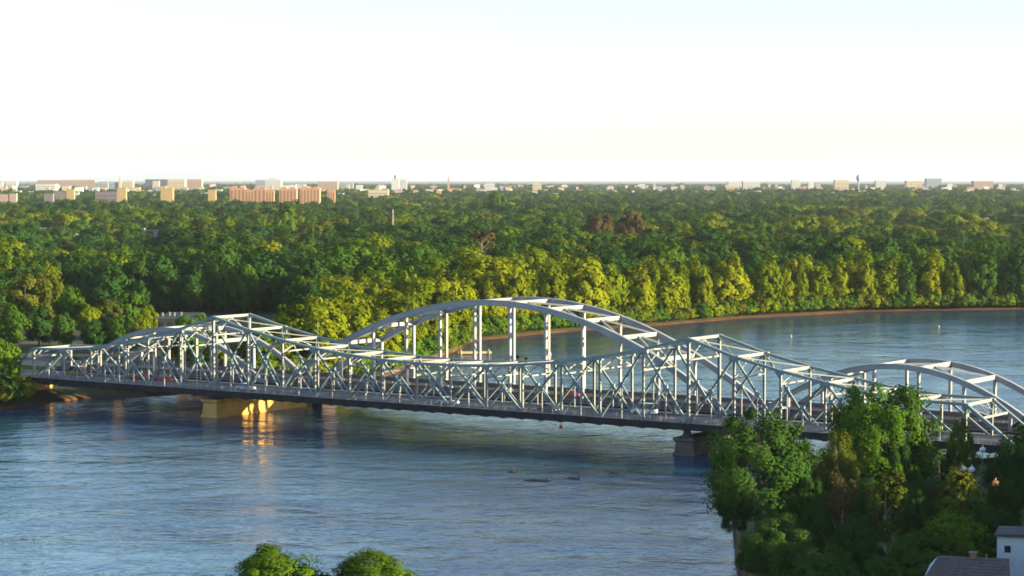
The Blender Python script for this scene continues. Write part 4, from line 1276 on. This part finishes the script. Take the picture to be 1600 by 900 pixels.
# ------------------------------------------------------------------ vehicles
def make_car(col, label, u, v, z, group, flip=False, van=False):
    p = bridge_world(u, v, z)
    t = thing('parked_van' if False else ('van' if van else 'car'), label, 'van' if van else 'car', p, TH + (math.pi if flip else 0), group)
    m = mat('car_paint', col, 0.25, 0.04, spec=0.6)
    L, Wd, hb, hr = (4.5, 1.8, 0.85, 1.48) if not van else (5.2, 2.0, 1.1, 2.2)
    pr = [(-L/2, .3), (-L/2, hb * .95), (-L*.46, hb), (-L*.36, hb + .05), (L*.18, hb + .02), (L*.46, hb*.86), (L/2, hb*.6), (L/2, .3)]
    n = len(pr)
    vv = [(x, -Wd/2, zz) for x, zz in pr] + [(x, Wd/2, zz) for x, zz in pr]
    ff = [(i, (i+1) % n, n + (i+1) % n, n + i) for i in range(n)] + [tuple(range(n))[::-1], tuple(range(n, 2*n))]
    MB().add(vv, ff).build('body', m, t)
    if van:
        cb = [(-L*.48, hb + .06), (-L*.47, hr), (L*.2, hr), (L*.34, hb + .06)]
    else:
        cb = [(-L*.42, hb + .06), (-L*.26, hr), (L*.06, hr), (L*.24, hb + .04)]
    vv = [(x, -Wd/2*.94, zz) if zz < hr else (x, -Wd/2*.8, zz) for x, zz in cb] + [(x, Wd/2*.94, zz) if zz < hr else (x, Wd/2*.8, zz) for x, zz in cb]
    MB().add(vv, [(0,1,5,4),(2,3,7,6),(0,3,2,1),(4,5,6,7),(0,4,7,3)]).build('windows', M['glass'], t)
    x1, x2 = cb[1][0], cb[2][0]
    MB().box(x1, x2, -Wd/2*.8, Wd/2*.8, hr + .002, hr + .05).build('roof', m, t)
    for sx in (-.31, .31):
        for sy in (-1, 1):
            MB().tube([(sx*L, sy*(Wd/2 - .22), .33), (sx*L, sy*(Wd/2 + .02), .33)], [.33, .33], 12).build('wheel', M['rubber'], t)
    for sy in (-1, 1):
        MB().box(-L/2 - .03, -L/2 + .05, sy*Wd*.38 - .16, sy*Wd*.38 + .16, hb*.68, hb*.9).build('tail_light', M['red'], t)
        MB().box(L/2 - .08, L/2 + .02, sy*Wd*.36 - .18, sy*Wd*.36 + .18, hb*.42, hb*.58).build('headlight', M['lamp_white'], t)
zc = ZROAD + 0.004
G1 = 'vehicles crossing the bridges'
make_car((0.70, 0.71, 0.72), 'white car on the truss bridge under the far left peak', -53.0, 3.0, zc, G1)
make_car((0.55, 0.57, 0.60), 'silver car on the truss bridge at mid span', 1.5, 3.0, zc, G1)
make_car((0.05, 0.06, 0.08), 'dark car on the truss bridge right of mid span', 26.0, 3.2, zc, G1)
make_car((0.50, 0.04, 0.03), 'red car at the left end of the truss bridge before the rise', -90.5, 8.6, zc, G1, True)
make_car((0.45, 0.06, 0.04), 'second red car on the left truss, right of the first', -83.0, 8.6, zc, G1, True)
make_car((0.45, 0.20, 0.06), 'orange van just inside the left portal of the truss bridge', -110.5, 8.6, zc, G1, True, True)
make_car((0.68, 0.70, 0.72), 'white van on the truss bridge before the right peak', 45.0, 8.6, zc, G1, True, True)
make_car((0.62, 0.03, 0.03), 'red car on the arch bridge under the sixth hanger', 14.0, VN + 4.5, ZA + 0.104, G1)
make_car((0.10, 0.12, 0.18), 'dark blue car on the arch bridge under the third hanger', -20.0, VN + 4.5, ZA + 0.104, G1)
make_car((0.65, 0.65, 0.63), 'white car on the arch bridge behind the right truss peak', 62.0, VN + 4.5, ZA + 0.104, G1)
def sign():
    p = bridge_world(67.5, VN + 1.3, ZA + 0.1)
    t = thing('road_sign', 'red and white triangular road sign on the arch bridge behind the right truss', 'road sign', p, TH)
    MB().tube([(0, 0, 0), (0, 0, 3.0)], [0.06, 0.05], 6).build('post', M['rail'], t)
    pl = MB().add([(-.8, -.08, 2.2), (.8, -.08, 2.2), (0, -.08, 3.6), (-.8, -.04, 2.2), (.8, -.04, 2.2), (0, -.04, 3.6)], [(0,1,2),(3,5,4),(0,3,4,1),(1,4,5,2),(2,5,3,0)]).build('sign_plate', M['red'], t)
    MB().add([(-.42, -.1, 2.42), (.42, -.1, 2.42), (0, -.1, 3.15), (-.42, -.082, 2.42), (.42, -.082, 2.42), (0, -.082, 3.15)], [(0,1,2),(3,5,4),(0,3,4,1),(1,4,5,2),(2,5,3,0)]).build('sign_face', M['white'], pl)
sign()

# ------------------------------------------------------------------ on the water
def ground_pt(px, py, z=0.0):
    r = ray(px, py)
    t = (z - EYE) / r.z
    return Vector((r.x * t, r.y * t, z))
def dock():
    p = ground_pt(742, 549.5, 0.8)
    t = thing('dock', 'sunlit timber dock reaching into the river behind the great arch', 'dock', (p.x, p.y, 0), R(4))
    for k in range(12):
        x = -4.9 + k * 0.82
        MB().box(x, x + 0.76, -1.1, 1.1, 0.75, 0.87).build('plank', M['wood'], t)
    for sy in (-1, 1):
        MB().box(-5, 5, sy*0.9 - .12, sy*0.9 + .12, 0.45, 0.748).build('beam', M['wood'], t)
        for x in (-4.2, 0, 4.2):
            MB().tube([(x, sy * 1.25, -1.2), (x, sy * 1.25, 1.5)], [.14, .13], 8).build('pile', M['wood'], t)
    MB().box(-5, 5, -1.13, -1.1, 0.3, 0.9).build('skirt', M['wood'], t)
dock()
def buoy(px, py, col, label):
    p = ground_pt(px, py)
    t = thing('buoy', label, 'buoy', p, 0, 'channel buoys')
    m = mat('buoy_paint', col, 0.5, 0.05)
    MB().lathe((0, 0, -0.4), [(.1, 0), (.28, .2), (.3, .45), (.25, .6)], 12).build('float', m, t)
    MB().lathe((0, 0, 0.202), [(.2, 0), (.14, .25), (.1, .45), (.03, .55)], 12).build('top', m, t)
buoy(1467, 511, (0.5, 0.38, 0.16), 'yellow-white buoy on the river before the far bank, rightmost')
buoy(1236, 526, (0.4, 0.36, 0.26), 'pale buoy on the river above the falling right truss')
buoy(860, 554, (0.5, 0.5, 0.48), 'white buoy on the river behind the sixth arch hanger')
def driftwood(px, py, L, label, seed):
    rg = random.Random(seed)
    p = ground_pt(px, py)
    t = thing('driftwood', label, 'driftwood', p, rg.uniform(-.3, .3), 'driftwood on the river')
    pts = [(-L/2, 0, -.05), (-L*.2, .2, .12), (L*.15, -.1, .1), (L/2, .15, .0)]
    MB().tube(pts, [.10, .2, .17, .06], 7).build('log', M['bark'], t)
    for k in range(5):
        x = L * (0.05 + 0.09 * k)
        e = (x + rg.uniform(-.2, .9), rg.uniform(-.9, .9), rg.uniform(.35, 1.15))
        MB().tube([(x, 0, .1), ((x + e[0]) / 2 + .1, e[1] * .5, e[2] * .65), e], [.07, .05, .02], 5).build('branch', M['bark'], t)
driftwood(838, 751, 4.6, 'branchy driftwood snag on the river below the middle of the truss', 3)
driftwood(895, 748, 2.6, 'thin driftwood log right of the branchy snag', 4)
driftwood(958, 739, 1.9, 'small driftwood stick farthest right of the branchy snag', 6)
driftwood(800, 738, 1.9, 'small driftwood stick upstream left of the branchy snag', 8)

# ------------------------------------------------------------------ air
def haze(density):
    hb = MB().box(-110000, 110000, -4000, 110000, -3.0, 420.0)
    m = bpy.data.materials.new('haze')
    m.use_nodes = True
    nt = m.node_tree
    nt.nodes.clear()
    out = nt.nodes.new('ShaderNodeOutputMaterial')
    pv = nt.nodes.new('ShaderNodeVolumePrincipled')
    pv.inputs['Color'].default_value = (0.80, 0.88, 1.0, 1)
    pv.inputs['Density'].default_value = density
    pv.inputs['Anisotropy'].default_value = 0.2
    nt.links.new(pv.outputs[0], out.inputs['Volume'])
    o = hb.build('haze', m)
    o['kind'] = 'stuff'
haze(0.000022)
